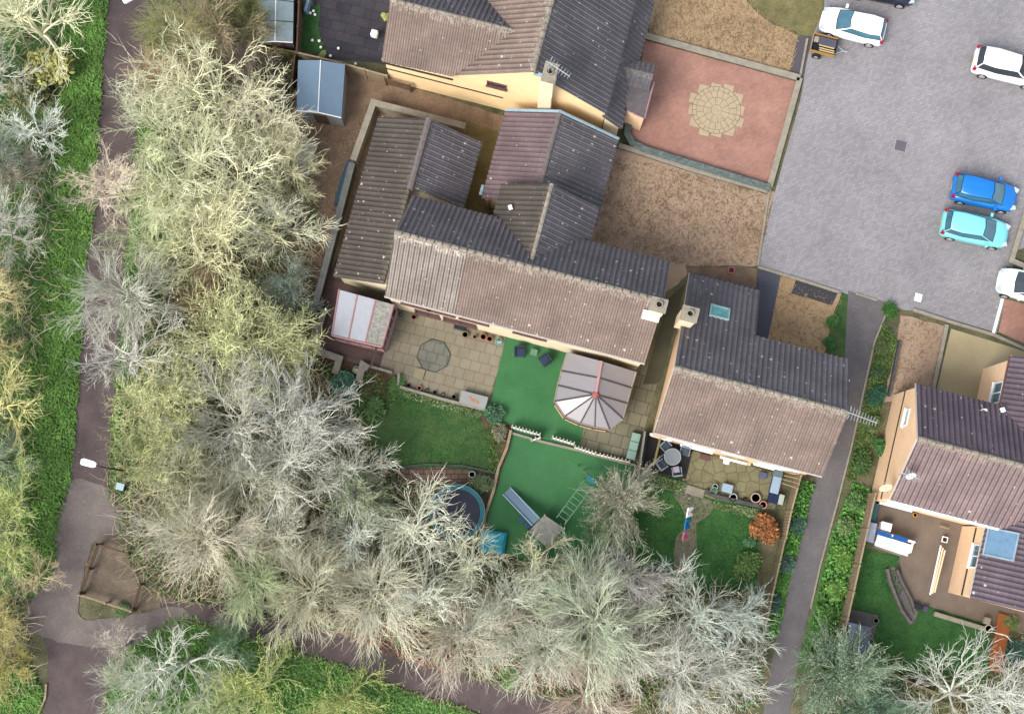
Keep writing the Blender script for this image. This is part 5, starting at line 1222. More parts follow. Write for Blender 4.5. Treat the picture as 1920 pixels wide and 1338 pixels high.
    q = MB(); q.box((-h-.005, 0, .52), (.03, .5, .11)); q.build('number_plate', mat('plate_yellow', K(225, 200, 90)), t)
    q = MB(); q.box((h-.005, 0, .42), (.03, .5, .1)); q.build('number_plate', M_WHITE, t)
    q = MB(); q.box((h-.03, 0, .36), (.05, .9, .13)); q.build('grille', M_BLACK, t)
    return t
AG = math.atan2(AX.y, AX.x)
WH = (.78, .79, .79, 1)
car(1601, 46, AG+math.pi, WH, 'white hatchback beside the loaded trailer', L=3.95, glass=M_GLASSB)
car(1655, -26, AG+.05, (.012, .014, .03, 1), 'dark navy car cut by the top edge', L=4.2)
car(1893, 124, AG, (.68, .70, .71, 1), 'white and silver people carrier at the right edge', L=4.3, Ht=1.6)
car(1848, 360, AG+.03, (.005, .13, .42, 1), 'bright blue hatchback above the turquoise car', L=3.95, glass=M_GLASSB)
car(1830, 428, AG+.03, (.16, .5, .52, 1), 'pale turquoise and silver hatchback below the blue one', L=4.05, glass=M_GLASSB)
car(1930, 536, AG+math.pi, (.68, .82, .76, 1), 'mint white car cut by the right edge above the pink corner paving', L=3.6)
# ------------------------------------------------------------------ trailer with its load
p = W(1544, 86, .5); tr_ = thing('trailer', 'small wooden trailer with one wheel showing beside the white hatchback', 'trailer', (p.x, p.y, 0), AG)
M_OCH = mat('varnished_ply', K(196, 156, 92), var=.2, scale=5)
b = MB(); b.box((0, 0, .42), (1.5, 1.1, .05)); b.build('bed', M_BLACK, tr_)
for s in (-1, 1):
    b = MB(); b.box((0, s*.55, .6), (1.5, .04, .36)); b.build('side_board', M_OCH, tr_)
    b = MB(); b.box((s*.75, 0, .6), (.04, 1.06, .36)); b.build('end_board', M_WOOD if s < 0 else M_BLACK, tr_)
    b = MB(); b.tube([(-.25, s*.6, .27), (-.25, s*.74, .27)], .27, 16); w_ = b.build('wheel', M_TYRE, tr_); b = MB(); b.tube([(-.25, s*.735, .27), (-.25, s*.75, .27)], .14, 12); r_ = b.build('rim', M_RIM); r_.parent = w_
b = MB(); b.tube([(.75, -.3, .42), (1.25, 0, .42)], .03, 5); b.tube([(.75, .3, .42), (1.25, 0, .42)], .03, 5); b.tube([(1.15, 0, .44), (1.5, 0, .46)], .045, 6); b.build('drawbar', M_STEEL, tr_)
def lie(name, px, py, z, size, m, label, cat, rz=0.0, group=None, bev=True):
    p = W(px, py, z); b = MB(); b.box((0, 0, 0), size); o = b.build(name, m); o.location = p; o.rotation_euler = (0, 0, AG+rz)
    if bev:
        md = o.modifiers.new('b', 'BEVEL'); md.width = min(size)*.2; md.segments = 2
    return tag(o, label, cat, group)
lie('panel', 1552, 80, .72, (1.05, .5, .08), mat('grey_panel', K(92, 92, 108), var=.1), 'dark grey panel lying in the trailer', 'panel')
for k, (dy) in enumerate((88, 93, 97)): lie('timber_plank', 1550, dy, .74+.02*k, (.95, .07, .06), mat('pale_timber', K(222, 196, 140), var=.15), ['upper', 'middle', 'lower'][k]+' pale timber plank of three in the trailer', 'plank', group='planks in the trailer')
lie('rubble_sack', 1531, 74, .66, (.3, .35, .2), M_STONE, 'pale sack in the corner of the trailer', 'sack')
# ------------------------------------------------------------------ court details
def plate(name, px, py, w_, h_, m, label, cat, z=.075, rz=0.0, fr=None):
    p = W(px, py, 0); t = MB(); t.box((0, 0, z), (w_, h_, .012)); o = t.build(name, m); o.location = (p.x, p.y, 0); o.rotation_euler = (0, 0, AG+rz); tag(o, label, cat)
    if fr:
        f = MB(); e = .05
        for sx, sy, a, c in ((0, h_/2+e/2, w_+2*e, e), (0, -h_/2-e/2, w_+2*e, e), (w_/2+e/2, 0, e, h_), (-w_/2-e/2, 0, e, h_)): f.box((sx, sy, z), (a, c, .02))
        f.build('frame', fr, o)
    return o
plate('manhole_cover', 1688, 274, .66, .66, mat('iron_cover', K(112, 108, 116), var=.08), 'dark square manhole cover in the car park', 'manhole', fr=mat('cover_rim', K(178, 175, 180)))
plate('manhole_cover', 1721, 558, .42, .48, mat('white_cover', K(245, 248, 245, .75), var=.03), 'white square cover at the foot of the car park', 'cover')
plate('drain_cover', 1371, 507, .28, .28, mat('drain_black', K(60, 40, 42)), 'red-framed drain cover in the soil strip', 'drain', fr=mat('red_frame', K(205, 110, 110)))
# circle feature
c = W(1343, 207, 0); cf = thing('paving_circle', 'cream paving circle with ragged square flags in the pink patio', 'paving', (c.x, c.y, 0), AG)
M_CIR = mat('cream_flag', K(200, 182, 150), var=.1, scale=3, fine=.08, fscale=20); M_JOINT = mat('sand_joint', K(150, 130, 105))
b = MB(); b.cyl((0, 0), 1.5, .03, .062, 40); b.build('base_disc', M_JOINT, cf)
for r0_, r1_, k in ((.0, .32, 1), (.34, .78, 10), (.80, 1.22, 18), (1.24, 1.46, 26)):
    b = MB()
    for i in range(k):
        a0, a1 = 6.2832*i/k+(.02/max(.3, r1_) if k > 1 else 0), 6.2832*(i+1)/k-(.02/max(.3, r1_) if k > 1 else 0); s_ = 4 if k > 1 else 24
        o_ = [(r1_*math.cos(a0+(a1-a0)*j/s_), r1_*math.sin(a0+(a1-a0)*j/s_)) for j in range(s_+1)]
        i_ = [(r0_*math.cos(a1+(a0-a1)*j/s_), r0_*math.sin(a1+(a0-a1)*j/s_)) for j in range(s_+1)] if r0_ > 0 else []
        if k == 1: o_ = o_[:-1]
        b.prism([Vector((x, y, 0)) for x, y in o_+i_], .06, .075)
    b.build('ring_stones', M_CIR, cf)
b = MB(); rr = random.Random(5)
for i in range(12):
    a = 6.2832*i/12+.26; rad = 1.32+(.18 if i % 3 else .05); b.box((math.cos(a)*rad, math.sin(a)*rad, .05), (.62, .58, .016+.002*(i % 2)), 0)
b.build('corner_flags', M_CIR, cf)
# ------------------------------------------------------------------ street lamps and bin
def lamp(px, py, bx, by, label):
    hd = W(px, py, 5.2); ba = W(bx, by, 0); t = thing('street_lamp', label, 'street lamp', (ba.x, ba.y, 0)); 
    b = MB(); b.tube([ba, Vector((ba.x, ba.y, 2.5)), Vector((ba.x, ba.y, 5.0))], [.07, .055, .045], 8); worldparent(b.build('pole', M_DARK), t)
    b = MB(); b.tube([Vector((ba.x, ba.y, 4.95)), Vector((ba.x, ba.y, 5.1)).lerp(hd, .3)+Vector((0, 0, .1)), hd], .04, 6); worldparent(b.build('arm', M_DARK), t)
    d = (hd-ba); rz = math.atan2(d.y, d.x); b = MB(); b.prism([hd+Vector((math.cos(rz)*x-math.sin(rz)*y, math.sin(rz)*x+math.cos(rz)*y, 0)) for x, y in ((-.45, -.09), (-.3, -.17), (.3, -.19), (.42, -.12), (.42, .12), (.3, .19), (-.3, .17), (-.45, .09))], 5.14, 5.3)
    worldparent(b.build('lamp_head', M_UPVC), t)
lamp(166, 868, 249, 884, 'street lamp with white head over the brown path'); lamp(243, -3, 312, 48, 'street lamp at the top of the brown path')
p = W(225, 912, 1.0); t = thing('litter_bin', 'pale blue-lidded bin beside the lamp', 'bin', (p.x, p.y, 0), AG)
b = MB(); b.box((0, 0, .45), (.42, .36, .9)); b.build('bin_body', M_BLACK, t); b = MB(); b.box((-.02, 0, .93), (.46, .4, .06)); b.build('lid', mat('pale_blue', K(190, 220, 225), var=.05), t)
# ------------------------------------------------------------------ aerials and dishes
def aerial(px, py, z, ang, L, k, label, tilt=0.0, mast=1.4):
    p = W(px, py, z); t = thing('tv_aerial', label, 'aerial', (p.x, p.y, z-mast), ang)
    b = MB(); b.tube([(0, 0, 0), (0, 0, mast)], .03, 6); b.build('mast', M_STEEL, t)
    b = MB(); b.tube([(-.2, 0, mast), (L, 0, mast-tilt*L)], .028, 5); b.build('boom', M_STEEL, t)
    b = MB()
    for i in range(k):
        x = .15+(L-.2)*i/(k-1); b.tube([(x, -.17-.02*(k-i), mast), (x, .17+.02*(k-i), mast)], .016, 4)
    for s in (-1, 1):
        b.tube([(0, s*.1, mast), (-.05, s*.36, mast+.02*s)], .024, 4)
    b.build('elements', M_STEEL, t)
aerial(1594, 774, 8.6, AG-.1, 1.5, 9, 'comb-shaped aerial past the end of the middle-right roof')
aerial(1030, 118, 11.2, AG-.35, 1.3, 7, 'aerial on the chimney of the top house')
aerial(1698, 888, 7.6, AG-.1, .8, 5, 'small white aerial on the verge of the pink-tiled roof', mast=1.2)
def dish(px, py, z, label, r=.3, m=None):
    p = W(px, py, z); t = thing('satellite_dish', label, 'dish', tuple(p), AG-1.2); b = MB()
    for i in range(6):
        pass
    vs = []; fs = []; n = 16
    for j, (rr_, h_) in enumerate(((0.02, 0), (.6, .03), (1, .08))):
        for i in range(n): a = 6.283*i/n; vs.append((h_, math.cos(a)*rr_*r, math.sin(a)*rr_*r*.95+.0))
    for j in range(2):
        for i in range(n): fs.append([j*n+i, j*n+(i+1) % n, (j+1)*n+(i+1) % n, (j+1)*n+i])
    b.add(vs, fs); b.add([(v[0]-.012, v[1], v[2]) for v in vs], [f[::-1] for f in fs]); o = b.build('reflector', m or M_UPVC, t); o.rotation_euler = (0, R(-35), 0)
    b = MB(); b.tube([(0, 0, 0), (.35, 0, .25)], .02, 4); b.tube([(-.05, 0, 0), (-.3, 0, -.1)], .03, 4); b.build('feed_arm', M_STEEL, t)
dish(1707, 890, 6.9, 'white dish beside the small aerial', .28); dish(1660, 912, 4.9, 'beige dish on the peach wall corner', .36, M_PEACH)
dish(1843, 768, 5.3, 'small white dish on the dark slope at the right', .22); dish(1586, 712, 4.9, 'white dish at the end wall facing the alley', .2)
# roof vents
def vent(px, py, z, label, m=M_UPVC):
    p = W(px, py, z); t = MB(); t.box((0, 0, .05), (.22, .26, .16), .3); t.box((0, 0, .16), (.15, .18, .1), .3); o = t.build('roof_vent', m); o.location = (p.x, p.y, p.z-.05); tag(o, label, 'vent', 'white roof vents')
vent(957, 389, 5.55, 'white vent on the cross-wing roof', M_UPVC); vent(1455, 659, 5.0, 'white vent on the dark rear slope', M_UPVC); vent(1880, 768, 5.4, 'pale square vent near the dormer', M_UPVC)
# ------------------------------------------------------------------ garden things
# trampoline
p = W(857, 960, .8); t = thing('trampoline', 'round trampoline with teal padding under the bare branches', 'trampoline', (p.x, p.y, 0))
M_TEAL = mat('teal_pad', K(36, 122, 132), rough=.5, var=.15, scale=2)
b = MB(); b.ring((0, 0), 1.58, 1.34, .78, .86, 40); b.build('safety_pad', M_TEAL, t)
b = MB(); b.cyl((0, 0), 1.35, .78, .80, 40); b.build('jumping_mat', mat('mat_black', K(52, 56, 72), rough=.7, var=.08), t)
b = MB(); b.ring((0, 0), 1.62, 1.56, .74, .79, 40); b.build('frame', M_STEEL, t)
for i in range(6):
    a = 6.283*i/6; b = MB(); b.tube([(math.cos(a)*1.55, math.sin(a)*1.55, 0), (math.cos(a)*1.55, math.sin(a)*1.55, .78)], .03, 6); b.build('leg', M_STEEL, t)
# tarpaulin box, slide, platform, ladder frame
p = W(924, 1016, .7); b = MB()
nx = 10
for i in range(nx):
    for j in range(nx):
        f = lambda i, j: (-.75+1.5*i/nx, -.65+1.3*j/nx, .7+.03*math.sin(i*1.9)*math.cos(j*1.3)-.25*(max(abs(i/nx-.5), abs(j/nx-.5))*2)**6)
        b.quad(f(i, j), f(i+1, j), f(i+1, j+1), f(i, j+1))
b.box((0, 0, .2), (1.35, 1.15, .5)); o = b.build('tarpaulin', mat('turquoise_tarp', K(60, 185, 205), rough=.5, var=.12)); o.location = (p.x, p.y, 0); o.rotation_euler = (0, 0, -.15); tag(o, 'turquoise tarpaulin-covered box beside the trampoline', 'tarpaulin')
M_PLAY = mat('blue_plastic', K(125, 150, 170), rough=.5, var=.06); M_PLAYD = mat('dark_blue_plastic', K(58, 92, 128), rough=.5)
s0, s1 = W(950, 920, .15), W(1005, 978, 1.2); t = thing('slide', 'grey-blue slide running down from the wooden play platform', 'slide', (s0.x, s0.y, 0))
d = s1-s0; side = Vector((-d.y, d.x, 0)).normalized(); b = MB(); e = Vector((0, 0, .05))
b.add([s0+side*.26, s0-side*.26, s1-side*.26, s1+side*.26]+[q-e for q in (s0+side*.26, s0-side*.26, s1-side*.26, s1+side*.26)], [[3, 2, 1, 0], [4, 5, 6, 7], [0, 1, 5, 4], [1, 2, 6, 5], [2, 3, 7, 6], [3, 0, 4, 7]]); worldparent(b.build('chute', M_PLAY), t)
b = MB()
for s in (-1, 1): b.tube([s0+side*.29*s+Vector((0, 0, .06)), s1+side*.29*s+Vector((0, 0, .08))], .045, 6)
worldparent(b.build('side_rail', mat('pale_blue_rail', K(165, 195, 210), rough=.5)), t)
pp = [W(a, b_, 1.2) for a, b_ in ((1021, 965), (1058, 990), (1025, 1025), (990, 996))]; t = thing('play_platform', 'weathered grey wooden play platform under the cream tree', 'climbing frame', (pp[0].x, pp[0].y, 0))
b = MB(); b.prism(pp, 1.12, 1.2); worldparent(b.build('deck', mat('platform_boards', K(160, 160, 150), var=.25, scale=4, fine=.2)), t)
for q in pp:
    b = MB(); b.tube([(q.x, q.y, 0), (q.x, q.y, 1.6)], .05, 5); worldparent(b.build('post', mat('yellow_post', K(190, 180, 110))), t)
b = MB(); c2 = (pp[2]+pp[3])/2+Vector((-.5, -.5, 0))
for i in range(4):
    q = (pp[2]+pp[3])/2+(pp[3]-pp[0]).normalized()*(.15+.25*i); b.box((q.x, q.y, 1.0-.25*i), (.7, .14, .05), math.atan2((pp[2]-pp[3]).y, (pp[2]-pp[3]).x))
worldparent(b.build('steps', mat('pale_step', K(150, 175, 160))), t)
a0, a1 = W(1100, 892, 1.9), W(1050, 985, 1.9); t = thing('monkey_bars', 'green ladder-like monkey bars beside the feathery tree', 'climbing frame', (a0.x, a0.y, 0))
a0, a1 = W(1104, 905, 1.9), W(1052, 975, 1.9); d = a1-a0; side = Vector((-d.y, d.x, 0)).normalized()*.3; M_GRP = mat('green_tube', K(110, 150, 118), rough=.5)
b = MB()
for s in (-1, 1): b.tube([a0+side*s, a1+side*s], .04, 5)
worldparent(b.build('side_rail', M_GRP), t)
b = MB()
for i in range(8): q = a0.lerp(a1, (i+.5)/8); b.tube([q-side, q+side], .03, 5)
worldparent(b.build('rungs', M_GRP), t)
for q in (a0+side, a0-side, a1+side, a1-side): b = MB(); b.tube([q, (q.x, q.y, 0)], .04, 5); worldparent(b.build('post', M_GRP), t)
b = MB(); q = a0-d.normalized()*.2; b.box((q.x, q.y, 1.95), (.55, .3, .08), math.atan2(side.y, side.x)); worldparent(b.build('top_board', M_TEAL), t)
b = MB(); e1_, e2_ = W(1082, 872, .1), W(1095, 880, .1); b.tube([a0-d.normalized()*.3, e1_], .035, 5); b.tube([a0-d.normalized()*.3+side*.8, e2_], .035, 5); worldparent(b.build('brace', M_GRP), t)
for k, (x, y, l_) in enumerate(((978, 973, 'round blue plastic stool below the slide'), (990, 984, 'blue plastic seat touching the play platform'))):
    p = W(x, y, .4); t = thing('plastic_stool', l_, 'stool', (p.x, p.y, 0), .6, 'blue plastic seats'); b = MB(); b.cyl((0, 0), .2, .36, .42, 14); b.build('seat', M_PLAYD, t)
    b = MB(); b.cyl((0, 0), .13, 0, .36, 10, .17); b.build('pedestal', M_PLAYD, t)
# washing line and clothes
l0, l1 = W(1292, 934, 1.9), W(1268, 1075, 1.9); t = thing('washing_line', 'washing line strung down the stone path with three garments', 'washing line', (l1.x, l1.y, 0))
for q in (l0, l1): b = MB(); b.tube([(q.x, q.y, 0), (q.x, q.y, 1.95)], .03, 6); worldparent(b.build('post', M_STEEL), t)
b = MB(); b.tube([l0, l0.lerp(l1, .5)-Vector((0, 0, .12)), l1], .008, 4); worldparent(b.build('line', M_DSTONE), t)
def garment(f0, f1, m, label, drop, name='shirt', cat='shirt', lean=.34):
    a, b_ = l0.lerp(l1, f0)-Vector((0, 0, .06)), l0.lerp(l1, f1)-Vector((0, 0, .06)); nrm = Vector((1, .25, 0)).normalized(); mb = MB(); n = 8; P = []
    for i in range(n+1):
        t_ = i/n; q = a.lerp(b_, t_); w_ = math.sin(t_*9)*.05
        P.append([q+nrm*w_*.3, q+nrm*(w_+lean*.5)-Vector((0, 0, drop*.5)), q+nrm*(lean+w_*1.6)-Vector((0, 0, drop))])
    vs = [x for r_ in P for x in r_]; fs = []
    for i in range(n):
        for j in range(2): fs.append([i*3+j, i*3+j+1, (i+1)*3+j+1, (i+1)*3+j])
    mb.add(vs, fs); mb.add([v+nrm*.08 for v in vs], [f[::-1] for f in fs]); mb.add([P[i][0] for i in range(n+1)]+[P[i][0]+nrm*.08 for i in range(n+1)], [[i, i+1, n+2+i, n+1+i] for i in range(n)])
    tag(mb.build(name, m, origin=tuple(a)), label, cat, 'clothes on the washing line')
garment(.13, .26, M_UPVC, 'white garment at the top of the washing line', .6); garment(.27, .43, mat('blue_cloth', K(30, 140, 200), var=.08), 'bright blue garment in the middle of the line', .7)
garment(.45, .57, mat('pink_cloth', K(222, 130, 150), var=.15), 'pink garment at the lower end of the line', .6)
# lounge chairs on the turf
def armchair(px, py, rz, m, m2, label, group, s=1.0, name='garden_chair'):
    p = W(px, py, .4); t = thing(name, label, 'chair', (p.x, p.y, 0), rz, group)
    for nm, parts, mm in (('seat', [((0, -.02, .38), (.5, .5, .12))], m2), ('backrest', [((0, .27, .62), (.58, .09, .5))], m), ('arm', [((-.29, 0, .56), (.07, .55, .06))], m), ('arm', [((.29, 0, .56), (.07, .55, .06))], m)):
        b = MB()
        for c_, s_ in parts: b.box(tuple(x*s for x in c_), tuple(x*s for x in s_))
        o = b.build(nm, mm, t); md = o.modifiers.new('b', 'BEVEL'); md.width = .025; md.segments = 2
    for sx in (-.26, .26):
        for sy in (-.24, .26): b = MB(); b.tube([(sx*s, sy*s, 0), (sx*s, sy*s, .4*s)], .025, 4); b.build('leg', m, t)
    return t
M_RAT = mat('dark_rattan', K(42, 52, 72), rough=.6, var=.15); M_CUSH = mat('grey_cushion', K(88, 104, 118), var=.1)
armchair(975, 660, AG+.25, M_RAT, mat('navy_cushion', K(52, 66, 88)), 'dark armchair left of the small table on the turf', 'armchairs on the turf', 1.05)
armchair(1022, 675, AG-.7, M_RAT, mat('navy_cushion', K(52, 66, 88)), 'dark armchair turned sideways right of the small table', 'armchairs on the turf', 1.05)
def table(px, py, rz, w_, d_, h_, m, label, z=None):
    p = W(px, py, h_); t = thing('side_table', label, 'table', (p.x, p.y, 0), rz); b = MB(); b.box((0, 0, h_-.02), (w_, d_, .04)); b.build('table_top', m, t)
    for sx in (-1, 1):
        for sy in (-1, 1): b = MB(); b.tube([(sx*w_*.42, sy*d_*.42, 0), (sx*w_*.42, sy*d_*.42, h_-.04)], .02, 4); b.build('leg', m, t)
table(1001, 660, AG, .4, .38, .42, mat('green_grey_table', K(120, 150, 125)), 'small green-grey table between the dark armchairs')
# dining set
p = W(1261, 856, .72); t = thing('garden_table', 'round grey garden table with cups on it', 'table', (p.x, p.y, 0))
M_GT = mat('grey_metal_table', K(150, 162, 168), rough=.4, var=.08)
b = MB(); b.cyl((0, 0), .48, .70, .73, 28); b.build('table_top', M_GT, t); b = MB(); b.ring((0, 0), .5, .46, .69, .75, 28); b.build('rim', M_STEEL, t); b = MB(); b.tube([(0, 0, 0), (0, 0, .7)], .05, 8); b.cyl((0, 0), .25, 0, .04, 14); b.build('pedestal', M_BLACK, t)
MGR = mat('grey_chair_frame', K(165, 180, 188), rough=.5)
for x, y, rz, l_ in ((1248, 836, .75, 'upper left'), (1284, 846, -.25, 'upper right'), (1241, 871, 2.2, 'lower left'), (1269, 884, 3.25, 'lower')):
    armchair(x, y, rz, MGR, M_CUSH, l_+' grey chair at the round garden table', 'chairs round the garden table', .92)
lie('cushion', 1268, 880, .5, (.36, .36, .1), mat('mauve_cushion', K(198, 188, 205), var=.3, scale=9), 'patterned mauve cushion on the lower dining chair', 'cushion', 3.25-AG)
def pot(px, py, r, m, label, h=.35, fill=M_SOIL, plant=None, sq=False):
    p = W(px, py, h); t = thing('plant_pot', label, 'pot', (p.x, p.y, 0), AG, 'plant pots in the gardens'); b = MB(); b.cyl((0, 0), r*.75, 0, h-.05, 18, r*.95); b.build('pot_body', m, t)
    b = MB(); b.ring((0, 0), r, r*.78, h-.08, h, 18); b.build('rim', m, t); b = MB(); b.cyl((0, 0), r*.8, h-.09, h-.05, 14); b.build('soil', fill, t)
    if plant:
        pr = PROTO['bush'][0]; o = put('plant', pr[1], t, plant); o.location = (0, 0, h-.1); o.scale = (r*.9, r*.9, r)
M_PALE = mat('pale_pot', K(200, 210, 200), var=.08); M_TEALP = mat('green_glaze', K(150, 185, 170), var=.1)
pot(1218, 885-2, .13, M_TERRA, 'small terracotta pot left of the dining set', .2); pot(1293, 850, .12, mat('red_pot', K(205, 90, 75)), 'small red pot beside the dining chairs', .25)
pot(1341, 912, .17, M_PALE, 'upper pale pot of the pair left of the grey box'); pot(1339, 919, .21, M_TEALP, 'green glazed pot left of the grey box', plant=C_(110, 150, 120))
pot(1375, 932, .24, M_PALE, 'large pale pot with dark soil right of the grey box'); pot(1397, 936, .14, M_BLACK, 'small black pot on the stone edging', .2, plant=C_(90, 110, 80))
pot(1431, 946, .23, mat('peach_pot', K(228, 160, 135)), 'peach terracotta pot above the orange bush', .35)
pot(1417, 933, .3, mat('cream_planter', K(205, 180, 155)), 'cream rimmed planter with reddish soil', .3, fill=mat('red_soil', K(120, 72, 66)))
pot(776, 594, .16, M_TERRA, 'terracotta pot under the first patio window'); pot(872, 627, .2, mat('olive_pot', K(150, 140, 100)), 'olive pot by the house wall'); pot(890, 631, .12, M_TERRA, 'half-hidden red pot by the house wall')
pot(906, 631, .2, M_TERRA, 'left of the twin terracotta pots'); pot(918, 635, .18, M_TERRA, 'right of the twin terracotta pots'); pot(751, 589, .13, M_DSTONE, 'grey pot at the corner of the lean-to', plant=C_(140, 160, 140))
pot(935, 640, .22, M_TEALP, 'mint pot at the corner of turf and patio', plant=C_(180, 220, 215)); pot(786, 727, .14, mat('pink_pot', K(220, 150, 140)), 'pink pot on the low patio wall', .3); pot(851, 744, .15, M_DSTONE, 'grey pot beside the duck-picture box', .3)
pot(885, 889, .2, M_PALE, 'pale mauve pot on the brick path', fill=M_UPVC); pot(668, 693, .22, M_PALE, 'cream and white flowering pot in the planter gap', plant=C_(235, 235, 190))
for i, (x, y) in enumerate(((766, 722), (800, 731), (815, 735), (830, 739))): pot(x, y, .1, M_BLACK, ['first', 'second', 'third', 'fourth'][i]+' small dark pot from the left on the low patio wall', .2, plant=C_(150, 165, 150) if i % 2 else None)
pot(1645, 941, .16, M_UPVC, 'white ring pot at the top corner of the right-hand yard', .3); pot(1854, 1178, .24, mat('cream_pot', K(225, 205, 180)), 'cream octagonal pot beside the orange deck', .4); pot(1643, 1163, .17, mat('grey_pot', K(150, 148, 135)), 'grey pot beside the slate-blue shed', .3)
pot(1716, 965, .13, mat('orange_pot', K(225, 165, 90)), 'orange-yellow pot in the right-hand yard', .3)
# octagon mat on the slab patio
c = W(813, 667, 0); b = MB(); R8 = 1.0
oct_ = lambda r: [Vector((math.cos(6.2832*i/8+.12)*r, math.sin(6.2832*i/8+.12)*r, 0)) for i in range(8)]
t = thing('groundsheet', 'grey octagonal groundsheet lying on the slab patio', 'groundsheet', (c.x, c.y, 0)); b.prism(oct_(.97), .055, .068); b.build('sheet', brickmat('sheet_grey', K(128, 130, 118), K(140, 138, 124), K(96, 94, 84), .62, .62, .02), t)
b = MB(); O8 = oct_(1.0); b.tube([p_+Vector((0, 0, .075)) for p_ in O8+[O8[0]]], .028, 5); b.build('hem', mat('hem_dark', K(88, 96, 92)), t)
# duck-picture box
c = W(888, 749, .5); t = thing('storage_box', 'grey-lidded box with a duck picture at the patio corner', 'storage box', (c.x, c.y, 0), AG+.0); b = MB(); b.box((0, 0, .23), (1.5, .62, .46)); b.build('box_body', M_WOOD, t); b = MB(); b.box((0, 0, .49), (1.6, .72, .06)); l_ = b.build('lid', mat('grey_lid', K(168, 172, 170), var=.06), t)
b = MB(); b.prism([Vector(v+(0,)) for v in ((-.34, .1), (-.26, .17), (-.16, .14), (-.12, .05), (.1, .06), (.32, -.02), (.38, -.12), (.2, -.16), (-.05, -.14), (-.16, -.05), (-.24, .05))], .521, .53); d_ = b.build('duck_picture', mat('duck_brown', K(196, 140, 96), var=.3, scale=12)); d_.parent = l_
# slab-patio cold frame, glass boxes by the neighbour screen
c = W(1188, 836, .5); t = thing('cold_frame', 'row of three glass-green cold frames beside the grey screen', 'cold frame', (c.x, c.y, 0), AG+math.pi/2)
b = MB(); b.box((0, 0, .22), (1.6, .55, .44)); b.build('box_body', mat('frame_green', K(120, 135, 120)), t)
for i in range(3): b = MB(); b.box((-.53+.53*i, 0, .47), (.48, .5, .04)); b.build('lid', mat('glass_green', K(160, 195, 178), rough=.25, var=.12), t)
lie('log_stack', 1185, 852+2, .2, (.3, .3, .3), M_WOODD, 'small dark crate at the foot of the cold frames', 'crate')
# house 3 patio furniture
def bench(px, py, rz, w_, d_, h_, m, label, cat='storage box', name='storage_box', lid=None):
    c = W(px, py, h_); t = thing(name, label, cat, (c.x, c.y, 0), rz); b = MB(); b.box((0, 0, h_/2-.03), (w_*.94, d_*.92, h_-.06)); b.build('box_body', m, t)
    b = MB(); b.box((0, 0, h_-.03), (w_, d_, .06)); o = b.build('lid', lid or m, t); md = o.modifiers.new('b', 'BEVEL'); md.width = .02; md.segments = 2; return t
M_BL = mat('pale_blue_box', K(170, 195, 215), rough=.5, var=.08)
bench(1364, 915, AG, .62, .5, .45, M_BL, 'pale blue-grey box between the patio pots')
bench(1455, 908, AG+math.pi/2, 1.05, .5, .75, mat('grill_body', K(110, 125, 135)), 'long pale blue-topped barbecue by the fence', 'barbecue', 'barbecue', M_BL)
bench(1459, 888, AG, .55, .38, .8, mat('grey_green_box', K(110, 128, 130)), 'grey hood cover above the barbecue', 'cover', 'hood_cover')
bench(1454, 934, AG, .8, .62, .5, mat('navy_box', K(36, 48, 84)), 'navy box of odds and ends below the barbecue')
bench(1465, 936, AG, .3, .6, .56, M_PALE, 'pale tray of clutter beside the navy box', 'tray', 'tray')
bench(1431, 891, AG, .42, .4, .3, mat('slate_blue_mat', K(98, 104, 128)), 'slate-blue doormat step by the patio door', 'step', 'door_step')
lie('doormat', 1322, 857, .1, (.62, .32, .06), M_BROWNF, 'dark brown doormat against the wall of the hexagon patio', 'doormat')
for i, (x, y) in enumerate(((1228, 816), (1250, 823), (1290, 833), (1302, 838))): lie('boxed_shelf', x, y, 1.0, (.6, .16, .1), M_UPVC, ['leftmost', 'second', 'third', 'rightmost'][i]+' white ledge under the south eaves', 'ledge', group='white ledges under the eaves')
lie('boxed_shelf', 1375, 863, 1.0, (1.6, .14, .1), M_UPVC, 'long white sill under the eaves above the hexagon patio', 'sill')
lie('parasol_base', 1362, 865, .6, (.35, .3, .12), M_UPVC, 'white frame clutter beneath the long sill', 'rack')
lie('garden_bench', 1396, 866, .8, (.75, .25, .1), mat('cream_ledge', K(240, 215, 170)), 'cream bay ledge above the patio', 'ledge')
b = MB(); a1_, a2_ = W(1436, 868, 2.2), W(1500, 888, 2.2); 
for k in range(4):
    s_ = W(1472-k*2, 884+k*7, 2.0); e_ = W(1500-k, 888+k*9, 1.8); b.tube([s_, e_], .035, 4)
tag(b.build('trellis', M_WOOD), 'fan of wooden slats at the fence corner', 'trellis')
# house 4 yard
M_TBOX = mat('teal_mat', K(52, 112, 122), rough=.6, var=.1)
bench(1636, 965, AG+math.pi/2, 1.3, .5, .5, M_TBOX, 'teal box along the right-hand fence')
bench(1632, 995+2, AG+math.pi/2, 1.15, .6, .8, mat('silver_cover', K(176, 186, 205), rough=.45, var=.25, scale=5), 'silver crumpled cover beside the teal box', 'cover', 'crumpled_cover')
bench(1662, 987, AG, .62, .5, .75, M_UPVC, 'white cabinet behind the white bench', 'cabinet', 'cabinet')
c = W(1677, 1016, .5); t = thing('garden_bench', 'white garden bench with two bright blue cushions', 'bench', (c.x, c.y, 0), AG-.05)
b = MB(); b.box((0, -.1, .42), (2.1, .5, .07)); b.build('seat', M_UPVC, t); b = MB(); b.box((0, .32, .62), (2.1, .1, .55)); b.build('backrest', M_UPVC, t)
for s in (-1, 1): b = MB(); b.box((s*1.02, .05, .52), (.08, .7, .2)); b.build('arm', M_UPVC, t); b = MB(); b.box((s*.95, -.25, .2), (.08, .08, .4)); b.build('leg', M_UPVC, t)
